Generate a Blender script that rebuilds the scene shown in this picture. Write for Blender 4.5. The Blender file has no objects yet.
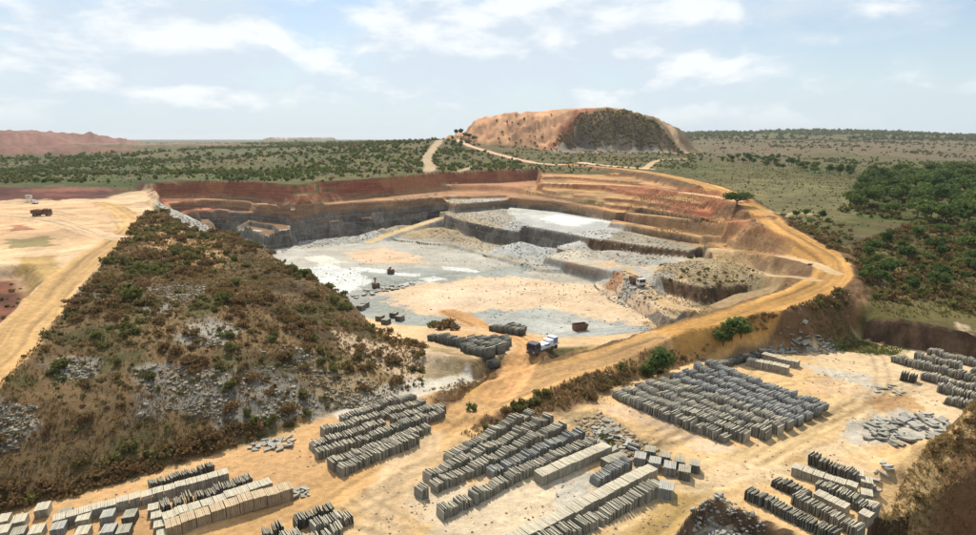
import bpy, math, random
import numpy as np
from math import radians, sin, cos, pi

# ------------------------------------------------------------------ camera, sky, sun, exposure
scene = bpy.context.scene
C = scene.collection
H = 45.0                                  # drone height above the stone yard
FPX, W0, H0, HORIZ = 603.0, 976.0, 535.0, 138.0
PITCH = math.atan((H0 / 2 - HORIZ) / FPX)
cam_d = bpy.data.cameras.new('camera')
cam = bpy.data.objects.new('camera', cam_d); C.objects.link(cam)
cam.location = (0, 0, H)
cam.rotation_euler = (pi / 2 - PITCH, 0, 0)
cam_d.sensor_fit = 'HORIZONTAL'; cam_d.sensor_width = 36
cam_d.lens = 36 * FPX / W0
cam_d.clip_start = 0.5; cam_d.clip_end = 30000
scene.camera = cam

SUN_EL, SUN_AZ = radians(52), radians(-14)      # sun stands beyond the quarry, a little left
sun_d = bpy.data.lights.new('sun', 'SUN')
sun_d.energy = 4.6; sun_d.angle = radians(0.55); sun_d.color = (1.0, 0.915, 0.77)
sun = bpy.data.objects.new('sun', sun_d); C.objects.link(sun)
sun.rotation_euler = (pi / 2 - SUN_EL, 0, pi - SUN_AZ)
sun.location = (0, 0, 300)

world = bpy.data.worlds.new('World'); scene.world = world; world.use_nodes = True
nt = world.node_tree; nt.nodes.clear()
def wn(t, **k):
    n = nt.nodes.new(t)
    for a, b in k.items(): setattr(n, a, b)
    return n
wo = wn('ShaderNodeOutputWorld'); wb = wn('ShaderNodeBackground')
sky = wn('ShaderNodeTexSky', sky_type='NISHITA', sun_disc=False)
sky.sun_elevation = SUN_EL; sky.sun_rotation = SUN_AZ
sky.altitude = 600; sky.air_density = 1.1; sky.dust_density = 1.0; sky.ozone_density = 0.7
SKY_ST = 0.10
wb.inputs['Strength'].default_value = SKY_ST
# clouds: noise on the direction projected to a flat cloud deck
tc = wn('ShaderNodeTexCoord'); sep = wn('ShaderNodeSeparateXYZ')
nt.links.new(tc.outputs['Generated'], sep.inputs[0])
def wmath(op, a, b=None, clamp=False):
    n = wn('ShaderNodeMath', operation=op, use_clamp=clamp)
    for i, v in enumerate((a, b)):
        if v is None: continue
        if isinstance(v, (int, float)): n.inputs[i].default_value = v
        else: nt.links.new(v, n.inputs[i])
    return n.outputs[0]
def wvec(x, y, z, w):
    n = wn('ShaderNodeCombineXYZ'); nt.links.new(x, n.inputs[0]); nt.links.new(y, n.inputs[1]); nt.links.new(wmath('ADD', wmath('MULTIPLY', z, 2.3), w), n.inputs[2]); return n.outputs[0]
def wnoise(vec, scale, detail, rough, dist=0.0):
    n = wn('ShaderNodeTexNoise'); n.inputs['Scale'].default_value = scale
    n.inputs['Detail'].default_value = detail; n.inputs['Roughness'].default_value = rough
    n.inputs['Distortion'].default_value = dist
    nt.links.new(vec, n.inputs['Vector']); return n.outputs['Fac']
def wramp(v, a, b, lo=0.0, hi=1.0):
    n = wn('ShaderNodeMapRange', interpolation_type='SMOOTHSTEP')
    n.inputs['From Min'].default_value = a; n.inputs['From Max'].default_value = b; n.inputs['To Min'].default_value = lo; n.inputs['To Max'].default_value = hi
    nt.links.new(v, n.inputs['Value']); return n.outputs[0]
X_, Y_, Z_ = sep.outputs
v0 = wvec(X_, Y_, Z_, 4.31); v1 = wvec(X_, Y_, Z_, 4.31 + .075)
den0 = wmath('ADD', wmath('MULTIPLY', wnoise(v0, 3.1, 2, .5), .62), wmath('MULTIPLY', wnoise(v0, 9.0, 7, .56, .25), .38))
den1 = wmath('ADD', wmath('MULTIPLY', wnoise(v1, 3.1, 2, .5), .62), wmath('MULTIPLY', wnoise(v1, 9.0, 7, .56, .25), .38))
cov = wramp(den0, .405, .53)
lit = wramp(wmath('SUBTRACT', den0, den1), -.035, .085)
cov = wmath('MULTIPLY', cov, wramp(Z_, .0, .07))
cov = wmath('MULTIPLY', cov, .88)
veil = wmath('SUBTRACT', .90, wramp(Z_, -.02, .22, 0, .80))
def wmix(fac, a, b):
    n = wn('ShaderNodeMix', data_type='RGBA')
    for sock, v in ((n.inputs[0], fac), (n.inputs[6], a), (n.inputs[7], b)):
        if isinstance(v, (tuple, float, int)): sock.default_value = v
        else: nt.links.new(v, sock)
    return n.outputs[2]
HZ = (5.8, 6.95, 7.85, 1); CL = wmix(lit, (6.3, 7.1, 7.9, 1), (8.9, 9.1, 9.2, 1))
skyc = wmix(veil, sky.outputs[0], HZ)
skyc = wmix(cov, skyc, CL)
nt.links.new(skyc, wb.inputs['Color']); nt.links.new(wb.outputs[0], wo.inputs[0])

scene.view_settings.view_transform = 'Standard'; scene.view_settings.look = 'None'
scene.view_settings.exposure = 0.20; scene.view_settings.gamma = 1.0
scene.view_settings.use_curve_mapping = False
scene.render.engine = 'CYCLES'
scene.cycles.use_denoising = True
scene.cycles.max_bounces = 6; scene.cycles.diffuse_bounces = 3
scene.cycles.use_adaptive_sampling = True

random.seed(7); rng = np.random.default_rng(11)

# ------------------------------------------------------------------ surveying: picture point + level -> place on the ground
CP, SP = cos(PITCH), sin(PITCH)
def ray(px, py):
    a = (px - W0 / 2) / FPX; b = (H0 / 2 - py) / FPX
    return a, b * SP + CP, b * CP - SP
def at(px, py, s=0.0):
    """s: level z, or plane (z0, gx, gy)"""
    dx, dy, dz = ray(px, py)
    if isinstance(s, (int, float)): s = (s, 0, 0)
    t = (s[0] - H) / (dz - s[1] * dx - s[2] * dy)
    return (t * dx, t * dy, H + t * dz)
def atd(px, py, d):
    dx, dy, dz = ray(px, py); t = d / dy
    return (t * dx, d, H + t * dz)

# ------------------------------------------------------------------ numpy noise
_T = rng.random((256, 256))
def vnoise(x, y):
    xi = np.floor(x).astype(np.int64); yi = np.floor(y).astype(np.int64)
    fx = x - xi; fy = y - yi
    fx = fx * fx * (3 - 2 * fx); fy = fy * fy * (3 - 2 * fy)
    x0 = xi & 255; x1 = (xi + 1) & 255; y0 = yi & 255; y1 = (yi + 1) & 255
    return (_T[y0, x0] * (1 - fx) + _T[y0, x1] * fx) * (1 - fy) + (_T[y1, x0] * (1 - fx) + _T[y1, x1] * fx) * fy
def fbm(x, y, s, o=4, seed=0, r=0.5):
    t = 0; a = 1; n = 0
    x = x / s + seed * 17.3; y = y / s + seed * 9.7
    for i in range(o):
        t = t + a * vnoise(x, y); n += a; a *= r
        x = x * 2.03 + 31.7; y = y * 2.03 + 11.1
    return t / n
def sstep(v, a, b):
    t = np.clip((v - a) / (b - a), 0, 1); return t * t * (3 - 2 * t)

# ------------------------------------------------------------------ terrain grid: rings round the drone's foot, finer where the place is finer
rings = np.concatenate([np.geomspace(3, 50, 14)[:-1], np.arange(50, 170, 0.53), np.arange(170, 400, 0.82), np.arange(400, 480, 2.0), np.arange(480, 900, 4.0), np.geomspace(900, 9000, 80)])
angs = np.concatenate([np.radians(np.linspace(-180, -42, 40))[:-1], np.radians(np.arange(-42, 42, 0.092)), np.radians(np.linspace(42, 180, 40))])
NR, NA = len(rings), len(angs)
R, A = np.meshgrid(rings, angs, indexing='ij')
GX = (R * np.sin(A)).ravel(); GY = (R * np.cos(A)).ravel()
NP = GX.size
W1X = fbm(GX, GY, 9, 3, 1) - .5; W1Y = fbm(GX, GY, 9, 3, 2) - .5      # domain warps
W2X = fbm(GX, GY, 2.6, 3, 3) - .5; W2Y = fbm(GX, GY, 2.6, 3, 4) - .5

# smooth land: control points (picture x, picture y, level)
cps = [at(*p) for p in [
 # right-hand plain
 (976,325,6),(940,322,6),(900,317,6.3),(865,303,7.5),(900,290,8),(976,290,8),(900,250,11),(976,250,11),(850,240,12.5),(855,275,10),(900,215,14),(976,215,14),
 (825,215,15.5),(800,190,18.5),(900,190,17.5),(976,190,17.5),(750,175,20.5),(850,172,20),(976,172,20),(700,166,21.5),(1050,330,6),(1050,250,11),
 # far rim of the pit
 (500,169,22),(443,172,21.8),(400,174,21.5),(325,181,21),(295,184,20.8),(260,182,20.5),(200,180,20),(100,184,19.5),(0,187,19.3),(60,186,19.4),(150,181,20),
 (540,163,22.3),(600,165,22.2),(640,169,21.8),(450,163,23),(300,170,20.5),(100,172,20),(200,170,20),
 # sandy plateau on the left
 (0,200,14.6),(60,200,14.3),(100,199,14.2),(140,192,14.5),(0,220,14),(40,215,14),(100,210,14),(130,215,14),(152,207,13.8),(0,250,13.5),(60,255,13.5),(0,320,12.5),(40,320,12.5),(0,350,11.5),(20,340,12),(-60,300,13),(-60,380,11),(-60,220,14),
 # the overgrown spoil hill
 (-60,535,0),(0,514,0),(60,497,0),(120,480,0),(200,457,0),(260,440,0),(330,413,0),(380,400,0),(420,388,0),
 (0,440,5.6),(0,400,9.3),(100,400,7),(100,350,10.8),(100,300,13.2),(170,390,6.2),(170,340,10.5),(170,290,13),(130,245,14.2),(250,400,3.6),(250,350,8.2),(250,300,11.6),(232,258,12.3),(200,240,13.2),(180,222,13.6),
 (350,372,3.5),(338,335,5.4),(296,300,7.6),(264,275,9.8),(400,362,1.2),(415,340,.2),
 # yard
 (500,400,0),(500,500,0),(300,520,0),(700,500,0),(700,420,0),(800,400,0),(900,420,0),(800,360,0),(850,340,0),(600,400,0),(460,385,0),(480,360,0),(440,345,0),(100,535,0),(620,470,0),(900,380,0),(980,400,0),(1050,450,0),
 # ochre terraces right of the pit
 (611,225,2.5),(650,235,3),(690,243,3.5),(720,248,4.5),(770,264,7.5),(640,212,8),(660,199,14),(700,205,14),(714,219,11),(740,235,9.5),(760,247,10),(620,196,13),(580,190,12),(560,183,14.5),(640,185,17),(700,192,18),(600,176,18),(540,175,17.5),
 (700,262,3.5),(750,268,6),(790,280,8.5),(655,280,1.5),(740,290,4.5),(690,285,2.5),
]]
cps += [atd(*p) for p in [
 (455,139,720),(430,141,760),(400,143,800),(480,146,700),(300,147,1100),(200,150,900),(100,152,900),(0,165,560),(380,150,650),(340,158,520),(200,160,600),(420,155,560),
 (750,160,600),(800,160,700),(850,152,900),(900,158,800),(976,160,800),(850,141,1500),(780,136,1800),(800,131,2300),(850,131,2300),(900,133.5,2300),(976,138,2200),(700,134,2200),(720,150,900),(650,155,640),
 (820,143,1200),(920,143,1300),(976,148,1200),(600,140,1500),
 (200,144,2600),(0,144,2600),(400,142,2200),(300,143.5,2600)]]
for i in range(-4, 5):
    cps.append((i * 1600, 6000 - abs(i) * 300, 24))
cps += [(-2500, 500, 20), (2500, 500, 20), (-300, 60, 12), (300, 60, 2), (-300, -300, 5), (300, -300, 0), (0, -600, 0), (0, 0, 0), (0, 40, 0), (-60, 10, 0), (60, 10, 0), (-9000, 0, 20), (9000, 0, 20), (0, -9000, 20)]
cps = np.array(cps)
def rbf_fit(P, k=0.0):
    n = len(P); d = np.hypot(P[:, None, 0] - P[None, :, 0], P[:, None, 1] - P[None, :, 1])
    M = np.zeros((n + 3, n + 3)); M[:n, :n] = -d + np.eye(n) * k
    Q = np.c_[np.ones(n), P[:, :2] / 1000.]; M[:n, n:] = Q; M[n:, :n] = Q.T
    return np.linalg.solve(M, np.r_[P[:, 2], 0, 0, 0])
wts = rbf_fit(cps, 1.5)
def rbf(x, y):
    out = np.empty_like(x); n = len(cps)
    for i in range(0, len(x), 40000):
        xs = x[i:i + 40000]; ys = y[i:i + 40000]
        d = np.hypot(xs[:, None] - cps[None, :, 0], ys[:, None] - cps[None, :, 1])
        out[i:i + 40000] = -d @ wts[:n] + wts[n] + wts[n + 1] * xs / 1000 + wts[n + 2] * ys / 1000
    return out
Z = rbf(GX, GY)
Z += (fbm(GX, GY, 60, 4, 5) - .5) * 5 * sstep(np.hypot(GX, GY), 420, 1200)

# attributes painted along with the land
COL = np.empty((NP, 3)); COL[:] = (0.115, 0.105, 0.04)
ROCK = np.zeros(NP)              # 1 where steep faces are cut rock and soil strata
SOIL = np.zeros(NP)             # 1 where steep faces are cut in dark earth
CLS = np.zeros(NP, np.int8)      # which piece of the setting
CN = ['ground', 'spoil_hill', 'stone_yard', 'quarry_floor', 'quarry_wall', 'dirt_road', 'waste_mound']
def L(*c): return np.array(c)
SAND = L(.57, .38, .185); SANDP = L(.60, .455, .285); ORANGE = L(.52, .31, .14); OCHRE = L(.45, .245, .072)
RED = L(.23, .075, .04); BROWN = L(.20, .115, .055); SLATE = L(.265, .275, .25); WHITE = L(.58, .59, .565); GREYR = L(.27, .265, .235)
SCRUB = L(.10, .066, .03); DRYG = L(.125, .093, .036); GREEN = L(.052, .068, .013); OLIVE = L(.088, .076, .021); SLATEB = L(.23, .25, .25)

def world_poly(pts, s): return np.array([at(p[0], p[1], p[2] if len(p) > 2 else s)[:2] for p in pts])
def sdist(poly, x, y):
    """signed distance, positive inside"""
    n = len(poly); d = np.full(x.shape, 1e18); ins = np.zeros(x.shape, bool)
    for i in range(n):
        ax, ay = poly[i]; bx, by = poly[(i + 1) % n]
        ex, ey = bx - ax, by - ay; l2 = ex * ex + ey * ey + 1e-9
        t = np.clip(((x - ax) * ex + (y - ay) * ey) / l2, 0, 1)
        d = np.minimum(d, (x - ax - t * ex) ** 2 + (y - ay - t * ey) ** 2)
        if ay != by:
            c = ((ay > y) != (by > y)) & (x < (bx - ax) * (y - ay) / (by - ay) + ax)
            ins ^= c
    d = np.sqrt(d); return np.where(ins, d, -d)
def region(pts, s=0.0, width=1.0, setz=True, col=None, cvar=0.12, cls=None, rock=None, warp=0.0, fuzz=0.0, cw=None, amt=1.0, bump=0.0, bs=3.0, world=False, cedge=0.0, soil=None):
    """paint one patch of ground: level plane s inside, falling to the land around over `width`"""
    poly = np.array(pts, float) if world else world_poly(pts, s)
    m = width + abs(fuzz) * 2 + 3 + warp * 2 + (cw or 0)
    lo = poly.min(0) - m; hi = poly.max(0) + m
    idx = np.nonzero((GX > lo[0]) & (GX < hi[0]) & (GY > lo[1]) & (GY < hi[1]))[0]
    if not len(idx): return idx
    x = GX[idx]; y = GY[idx]
    sd = sdist(poly, x + warp * (W1X[idx] * 2 + W2X[idx] * .8), y + warp * (W1Y[idx] * 2 + W2Y[idx] * .8))
    if setz:
        sp = (s, 0, 0) if isinstance(s, (int, float)) else s
        zt = sp[0] + sp[1] * x + sp[2] * y
        if bump: zt = zt + bump * (fbm(x, y, bs, 4, 21) - .5) * 2
        w = np.clip(1 + sd / width, 0, 1)
        if width > 4: w = w * w * (3 - 2 * w)
        Z[idx] += (zt - Z[idx]) * w
    e = cw if cw is not None else 0.6
    k = np.clip((sd + e + cedge) / (2 * e), 0, 1)
    if fuzz: k = np.clip((sd / fuzz + (fbm(x, y, fuzz * 1.5, 6, 8, .68) - .5) * 3.6) * 2.2 + .5, 0, 1)
    k = k * amt
    if col is not None:
        v = 1 + cvar * 2.4 * (fbm(x, y, 6, 5, 9) - .5) + cvar * 1.6 * (fbm(x, y, 28, 3, 10) - .5)
        COL[idx] += (col[None, :] * v[:, None] - COL[idx]) * k[:, None]
    hit = idx[(sd > -width * .98) if setz else (k > .5)]
    if cls is not None: CLS[hit] = CN.index(cls)
    if rock is not None: ROCK[idx] = np.maximum(ROCK[idx] * (sd < -width - 1.0), 0) + rock * (sd >= -width - 1.0) if rock else ROCK[idx] * (sd < 0)
    if soil is not None: SOIL[idx[sd >= -width - 1.0]] = soil
    return idx
def planefit(pts):
    P = np.array([at(*p) for p in pts]); q = np.linalg.lstsq(np.c_[np.ones(len(P)), P[:, 0], P[:, 1]], P[:, 2], rcond=None)[0]
    return (float(q[0]), float(q[1]), float(q[2]))
def polydist(P, x, y):
    """distance to an open polyline (x,y,z per point), level along it, signed side, length along"""
    d = np.full(x.shape, 1e18); zz = np.zeros(x.shape); side = np.zeros(x.shape); al = np.zeros(x.shape); acc = 0
    for i in range(len(P) - 1):
        a = P[i]; b = P[i + 1]; ex, ey = b[0] - a[0], b[1] - a[1]; l2 = ex * ex + ey * ey + 1e-9
        t = np.clip(((x - a[0]) * ex + (y - a[1]) * ey) / l2, 0, 1)
        q = np.hypot(x - a[0] - t * ex, y - a[1] - t * ey); m = q < d
        d = np.where(m, q, d); zz = np.where(m, a[2] + t * (b[2] - a[2]), zz)
        side = np.where(m, np.sign(ex * (y - a[1]) - ey * (x - a[0])), side); al = np.where(m, acc + t * math.sqrt(l2), al)
        acc += math.sqrt(l2)
    return d, zz, side, al
def chaikin(P, n=2):
    P = [np.array(p, float) for p in P]
    for _ in range(n):
        Q = [P[0]]
        for a, b in zip(P[:-1], P[1:]): Q += [a * .75 + b * .25, a * .25 + b * .75]
        P = Q + [P[-1]]
    return P
def road(pts, w, slope=0.0, col=OCHRE, cls='dirt_road', bank=None, tracks=.2, fuzz=.7, setz=True, smooth=2, bankcls=None):
    P = chaikin([at(*p) if len(p) == 3 else atd(p[0], p[1], p[3]) for p in pts], smooth)
    a = np.array(P); m = w + slope + 6
    idx = np.nonzero((GX > a[:, 0].min() - m) & (GX < a[:, 0].max() + m) & (GY > a[:, 1].min() - m) & (GY < a[:, 1].max() + m))[0]
    x = GX[idx]; y = GY[idx]
    d, zz, side, al = polydist(P, x + W1X[idx] * 1.6, y + W1Y[idx] * 1.6)
    if setz:
        wz = np.clip(1 - (d - w * .55) / max(slope, .5), 0, 1)
        if slope > 3: wz = wz * wz * (3 - 2 * wz)
        Z[idx] += (zz - Z[idx]) * wz
    if setz or tracks > .2: Z[idx] += (.45 * np.exp(-((d - w * .53) / .8) ** 2) * fbm(x, y, 5, 3, 19) * (tracks > .18)) - .10 * np.exp(-((np.abs(d - w * .2) ) / .5) ** 2) * (tracks > .18)
    k = np.clip((w / 2 - d) / fuzz + .5 + (fbm(x, y, 3, 3, 12) - .5) * 1.6, 0, 1)
    u = d * side
    tr = fbm(u * 1.0, al * .035, .9, 3, 14) - .5
    tr2 = fbm(u * .5, al * .02, 1.5, 2, 15) - .5
    rut = np.exp(-((np.abs(d - w * .2 + (fbm(al, u * 0, 18, 2, 20) - .5) * 1.2)) / .42) ** 2)
    v = 1 + tracks * 2.6 * tr + tracks * 2.0 * tr2 - tracks * .5 * rut + .12 * (fbm(x, y, 9, 4, 16) - .5)
    if bank is not None:
        gul = np.clip((d - w / 2) / 2, 0, 1) * np.clip((w / 2 + slope - d) / 2, 0, 1); Z[idx] += gul * (fbm(x, y, 3.2, 4, 22, .6) - .5) * 2.6
        kb = np.clip((w / 2 + slope * .9 - d) / 1.5 + (fbm(x, y, 4, 3, 13) - .5) * 2, 0, 1) * (d > w / 2)
        vb = 1 + .5 * (fbm(x, y, 2.2, 4, 17) - .5)
        COL[idx] += (bank[None] * vb[:, None] - COL[idx]) * kb[:, None]
    COL[idx] += (col[None] * v[:, None] - COL[idx]) * k[:, None]
    if cls: CLS[idx[k > .5]] = CN.index(cls)
    if setz: ROCK[idx[d < w / 2 + slope]] = 0
    return P

# ------------------------------------------------------------------ the land, painted patch by patch
r0 = np.hypot(GX, GY)
n1 = fbm(GX, GY, 70, 5, 31); n2 = fbm(GX, GY, 14, 4, 32); n3 = fbm(GX, GY, 240, 3, 33)
g = sstep(n1 * .6 + n2 * .4, .40, .60)[:, None]
COL[:] = OLIVE * (1 - g) + GREEN * g
g = (sstep(n2, .5, .72) * .6)[:, None]; COL[:] = COL * (1 - g) + DRYG * g
g = (sstep(n3, .5, .7) * sstep(r0, 450, 800) * .6)[:, None]; COL[:] = COL * (1 - g) + L(.115, .08, .043) * g
# brownish rounded hill on the far right
region([atd(700,152,640)[:2], atd(800,150,800)[:2], atd(976,158,760)[:2], atd(1050,150,1300)[:2], atd(900,140,1500)[:2], atd(720,141,1300)[:2]], setz=False, world=True, col=L(.125,.09,.047), fuzz=90, amt=.8)
# far left mine dump
q = [atd(-80,131,1150)[:2], atd(30,132,1150)[:2], atd(70,133,1150)[:2], atd(80,134,1300)[:2], atd(-80,131,1400)[:2]]
region(q, s=57.0, width=170, world=True, col=L(.20,.095,.07), cw=20, cedge=150, warp=14, cls='waste_mound', bump=6, bs=40)
q = [atd(-80,152,820)[:2], atd(60,152,820)[:2], atd(110,152,860)[:2], atd(60,150,900)[:2], atd(-80,150,900)[:2]]
region(q, s=33.0, width=60, world=True, col=L(.18,.085,.06), cw=20, cedge=50, warp=14, cls='waste_mound', bump=5, bs=30)
q = [atd(85,147,1000)[:2], atd(140,146,1000)[:2], atd(230,147,1100)[:2], atd(230,146,1250)[:2], atd(85,146,1250)[:2]]
region(q, s=34.0, width=90, world=True, col=L(.20,.12,.09), cw=40, warp=12, cls='waste_mound', bump=3, bs=40)
q = [atd(270,142,2400)[:2], atd(330,142,2400)[:2], atd(330,142,2600)[:2], atd(270,142,2600)[:2]]
region(q, s=46.0, width=60, world=True, col=L(.36,.30,.25), cw=40, warp=12, cls='waste_mound')

# waste mound behind the pit: flat top, steep tipped flanks, a lower shoulder on the right
q = [atd(652,124,775)[:2], atd(618,122,748)[:2], atd(575,122,760)[:2], atd(575,120,860)[:2], atd(652,123,850)[:2]]
q2 = [atd(672,140,770)[:2], atd(655,140,740)[:2], atd(620,140,745)[:2], atd(640,140,850)[:2], atd(676,140,850)[:2]]
region(q2, s=44.0, width=40, world=True, col=L(.40,.28,.17), cw=8, cedge=30, warp=3, cls='waste_mound', bump=2, bs=16)
region(q, s=atd(630,120.5,770)[2], width=62, world=True, col=L(.17,.12,.065), cw=8, cedge=55, warp=3, cls='waste_mound', bump=2, bs=16)
q = [atd(499,114,785)[:2], atd(540,111,778)[:2], atd(575,111,768)[:2], atd(598,112,778)[:2], atd(602,112,840)[:2], atd(505,114,850)[:2]]
zt = atd(550,109.5,778)[2]
region(q, s=(zt - 6.5, .065, 0), width=84, world=True, col=L(.47,.255,.135), cvar=.3, cw=8, cedge=76, warp=9, cls='waste_mound', bump=1.2, bs=14)
# its right front flank: overgrown, darker; its ridge line red; its foot grey scree
q = [atd(553,156,694)[:2], atd(575,130,728)[:2], atd(592,117,752)[:2], atd(612,116,765)[:2], atd(655,124,785)[:2], atd(684,152,720)[:2], atd(620,162,690)[:2]]
region(q, setz=False, world=True, col=L(.17,.12,.065), cw=5, warp=5, cvar=.35)
q = [atd(548,162,672)[:2], atd(556,150,700)[:2], atd(600,147,703)[:2], atd(650,150,704)[:2], atd(690,155,706)[:2], atd(660,163,672)[:2], atd(560,166,655)[:2]]
region(q, setz=False, world=True, col=L(.20,.17,.135), fuzz=10, cvar=.4, amt=.8)
for a, b, wd_, c in (((657,126,785), (702,158,690), 7, L(.42,.29,.17)), ((590,116,752), (543,158,690), 9, L(.30,.12,.065)), ((520,113,790), (545,112,780), 8, L(.36,.15,.08))):
    P = [atd(*a), atd(*b)]
    d, zz, sd_, al = polydist([np.array(p) for p in P], GX, GY)
    k = np.clip((wd_ - d) / 5 + (n2 - .5) * 2, 0, 1)[:, None]
    COL[:] += (c - COL) * k
m = (CLS == 6)      # erosion rills down the flanks
Z[m] += (fbm(GX[m] * 1.0, GY[m] * .12, 9, 3, 35) - .5) * 9 * np.clip((zt - Z[m]) / 8, 0, 1) * np.clip((Z[m] - 24) / 20, 0, 1)
rl = 1 + .9 * (fbm(GX[m] * 1.0, GY[m] * .10, 7, 4, 36) - .5) + .5 * (fbm(GX[m], GY[m], 25, 3, 37) - .5); COL[m] *= rl[:, None]

# yard of the slate dealers
YARD = [(-90,560),(-60,537),(0,515),(60,498),(120,481),(200,458),(260,441),(330,414),(380,401),(425,388),(470,372),(520,372),(560,385),(600,388),(640,372),(700,352),(760,344),(820,336),(850,337),(900,347),(985,361),(1120,385),(1200,560)]
region(YARD, 0.0, width=1.2, col=SAND, cvar=.13, cls='stone_yard', rock=1, soil=1, warp=.25, bump=.06, bs=4)
region([(-90,560),(-60,537),(0,515),(120,481),(260,441),(330,414),(425,388),(500,378),(500,400),(330,500),(200,600)], setz=False, col=L(.50,.305,.14), cw=2, cvar=.15, warp=1)
region([(770,350),(850,338),(985,362),(985,440),(900,440),(830,400)], setz=False, col=SANDP, fuzz=5, amt=.8)
region([(400,560),(420,490),(560,470),(650,470),(600,535),(560,570)], setz=False, col=L(.56,.47,.34), fuzz=4, amt=.8)
region([(690,440),(830,370),(880,390),(860,450),(760,480)], setz=False, col=L(.58,.45,.28), fuzz=5, amt=.8)

# spoil hill: brown scrub, dry grass, bared slate rubble
HILL = [(-90,545,0),(0,514,0),(60,497,0),(120,480,0),(200,457,0),(260,440,0),(330,413,0),(380,400,0),(424,387,0),(424,352,-1),(395,334,-2),(358,318,-5),(324,304,-5),(298,294,-5),(272,281,-5),(248,264,-4),(230,252,4),(205,238,10),(165,212,13.6),(140,216,14),(125,240,14),(80,290,13),(45,335,12.3),(10,372,11.3),(-60,440,8)]
hx = np.array([at(*p)[:2] for p in HILL])
region(hx, setz=False, world=True, col=SCRUB * 1.15, cvar=.6, cw=1.5, warp=1.2, cls='spoil_hill')
ih = np.nonzero(sdist(hx, GX, GY) > 0)[0]
x = GX[ih]; y = GY[ih]
Z[ih] += (fbm(x, y, 11, 4, 41) - .5) * 2.6 * np.clip(Z[ih] / 3, 0, 1)
Z[ih] += (fbm(x, y, 2.2, 3, 42) - .5) * .5 * np.clip(Z[ih] / 3, 0, 1)
g = sstep(fbm(x, y, 9, 4, 43), .50, .64)[:, None] * .8; COL[ih] += (L(.165,.105,.046) - COL[ih]) * g
g = sstep(fbm(x, y, 7, 4, 44), .56, .68)[:, None] * .7; COL[ih] += (L(.075,.08,.028) - COL[ih]) * g
for pts in ([(45,378,8.5),(60,362,9.8),(95,366,9.5),(92,385,7.8),(60,388,7.6)], [(0,410,8),(35,405,7.6),(40,425,5.8),(15,455,4),(0,455,4.4)],
            [(75,292,13),(100,288,13.2),(105,300,12.8),(80,300,12.8)], [(150,290,13),(205,285,12.6),(215,298,12),(145,315,11.8)], [(190,325,11),(235,322,10.5),(230,345,9),(190,345,9.5)],
            [(135,375,7.5),(190,372,7),(240,375,5.6),(290,365,5.5),(340,370,3.6),(400,385,.8),(395,400,.3),(330,408,.6),(270,425,1),(200,425,2.2),(140,430,2.6)], [(255,350,7.9),(300,345,7.3),(330,355,5),(300,365,5.2)], [(140,262,13.6),(175,258,13.3),(170,270,13.2),(145,270,13.4)]):
    pw = np.array([at(*p)[:2] for p in pts])
    region(pw, setz=False, world=True, col=GREYR * .95, cvar=.5, fuzz=3.5, amt=.6)
region(np.array([at(*p)[:2] for p in [(300,372,4),(345,352,5),(390,370,1.2),(400,390,.5),(345,398,1.4),(310,395,2)]]), setz=False, world=True, col=L(.30,.21,.10), cvar=.4, fuzz=3.5, amt=.7)
region(np.array([at(*p)[:2] for p in [(180,232,13.3),(215,238,13),(235,262,12.6),(180,270,13),(150,250,14),(150,225,14)]]), setz=False, world=True, col=L(.40,.25,.12), cvar=.3, fuzz=6, amt=.75)

# sandy plateau with wheel tracks
PLAT = [(-90,201,14.3),(0,200,14.5),(60,199.5,14.3),(105,198.5,14.2),(145,191,14.4),(160,200,14),(155,208,13.8),(135,222,14),(122,242,14),(78,290,13),(42,335,12.3),(8,372,11.3),(-90,460,8)]
px_ = np.array([at(*p)[:2] for p in PLAT])
region(px_, setz=False, world=True, col=L(.53,.37,.22), cvar=.18, cw=1.5, warp=1.5, cls='ground')
region([(-40,207,14),(50,203,14),(130,203,14),(125,225,14),(80,248,13.6),(-40,246,13.6)], setz=False, col=L(.52,.335,.185), fuzz=8, amt=.9)
for pts, c in (([(8,240,13.7),(50,236,13.8),(55,246,13.6),(10,248,13.6)], L(.24,.19,.08)), ([(15,258,13.4),(60,255,13.5),(60,280,13.1),(20,290,12.9)], L(.36,.24,.09)), ([(10,226,13.8),(28,224,13.9),(30,230,13.8),(14,231,13.8)], L(.30,.13,.07))):
    region([p[:2] for p in pts], s=pts[0][2], setz=False, col=c, fuzz=2.5)
# red gully beside the plateau road
region([(-60,272,13),(14,268,13.2),(26,282,13),(22,305,12.6),(0,322,12.4),(-60,350,12)], s=10.2, width=4.5, setz=True, col=L(.15,.055,.03), cvar=.6, cw=2.2, warp=1.2, rock=0)
# red bank behind the plateau
region(np.array([at(*p)[:2] for p in [(-90,188,19),(0,187,19.3),(60,186,19.4),(120,184,19.6),(170,181,20),(215,180,20.2),(210,198,16),(160,197,14.5),(145,190.5,14.5),(105,198.5,14.2),(60,200,14.3),(0,200.5,14.5),(-90,201,14.3)]]), setz=False, world=True, col=L(.105,.036,.026), cvar=.5, fuzz=4)
region(np.array([at(*p)[:2] for p in [(20,192,17),(110,188,17.5),(110,191,16.5),(20,195,16)]]), setz=False, world=True, col=L(.22,.095,.06), fuzz=4, amt=.7)

# ------------------------------------------------------------------ the pit
RAMP = (18.6, 0, -0.143); FLOOR = (-1.0, 0, -0.0242); MID = (3.2, .045, -.0283); MIDW = (.45, 0, -.0242)
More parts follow.
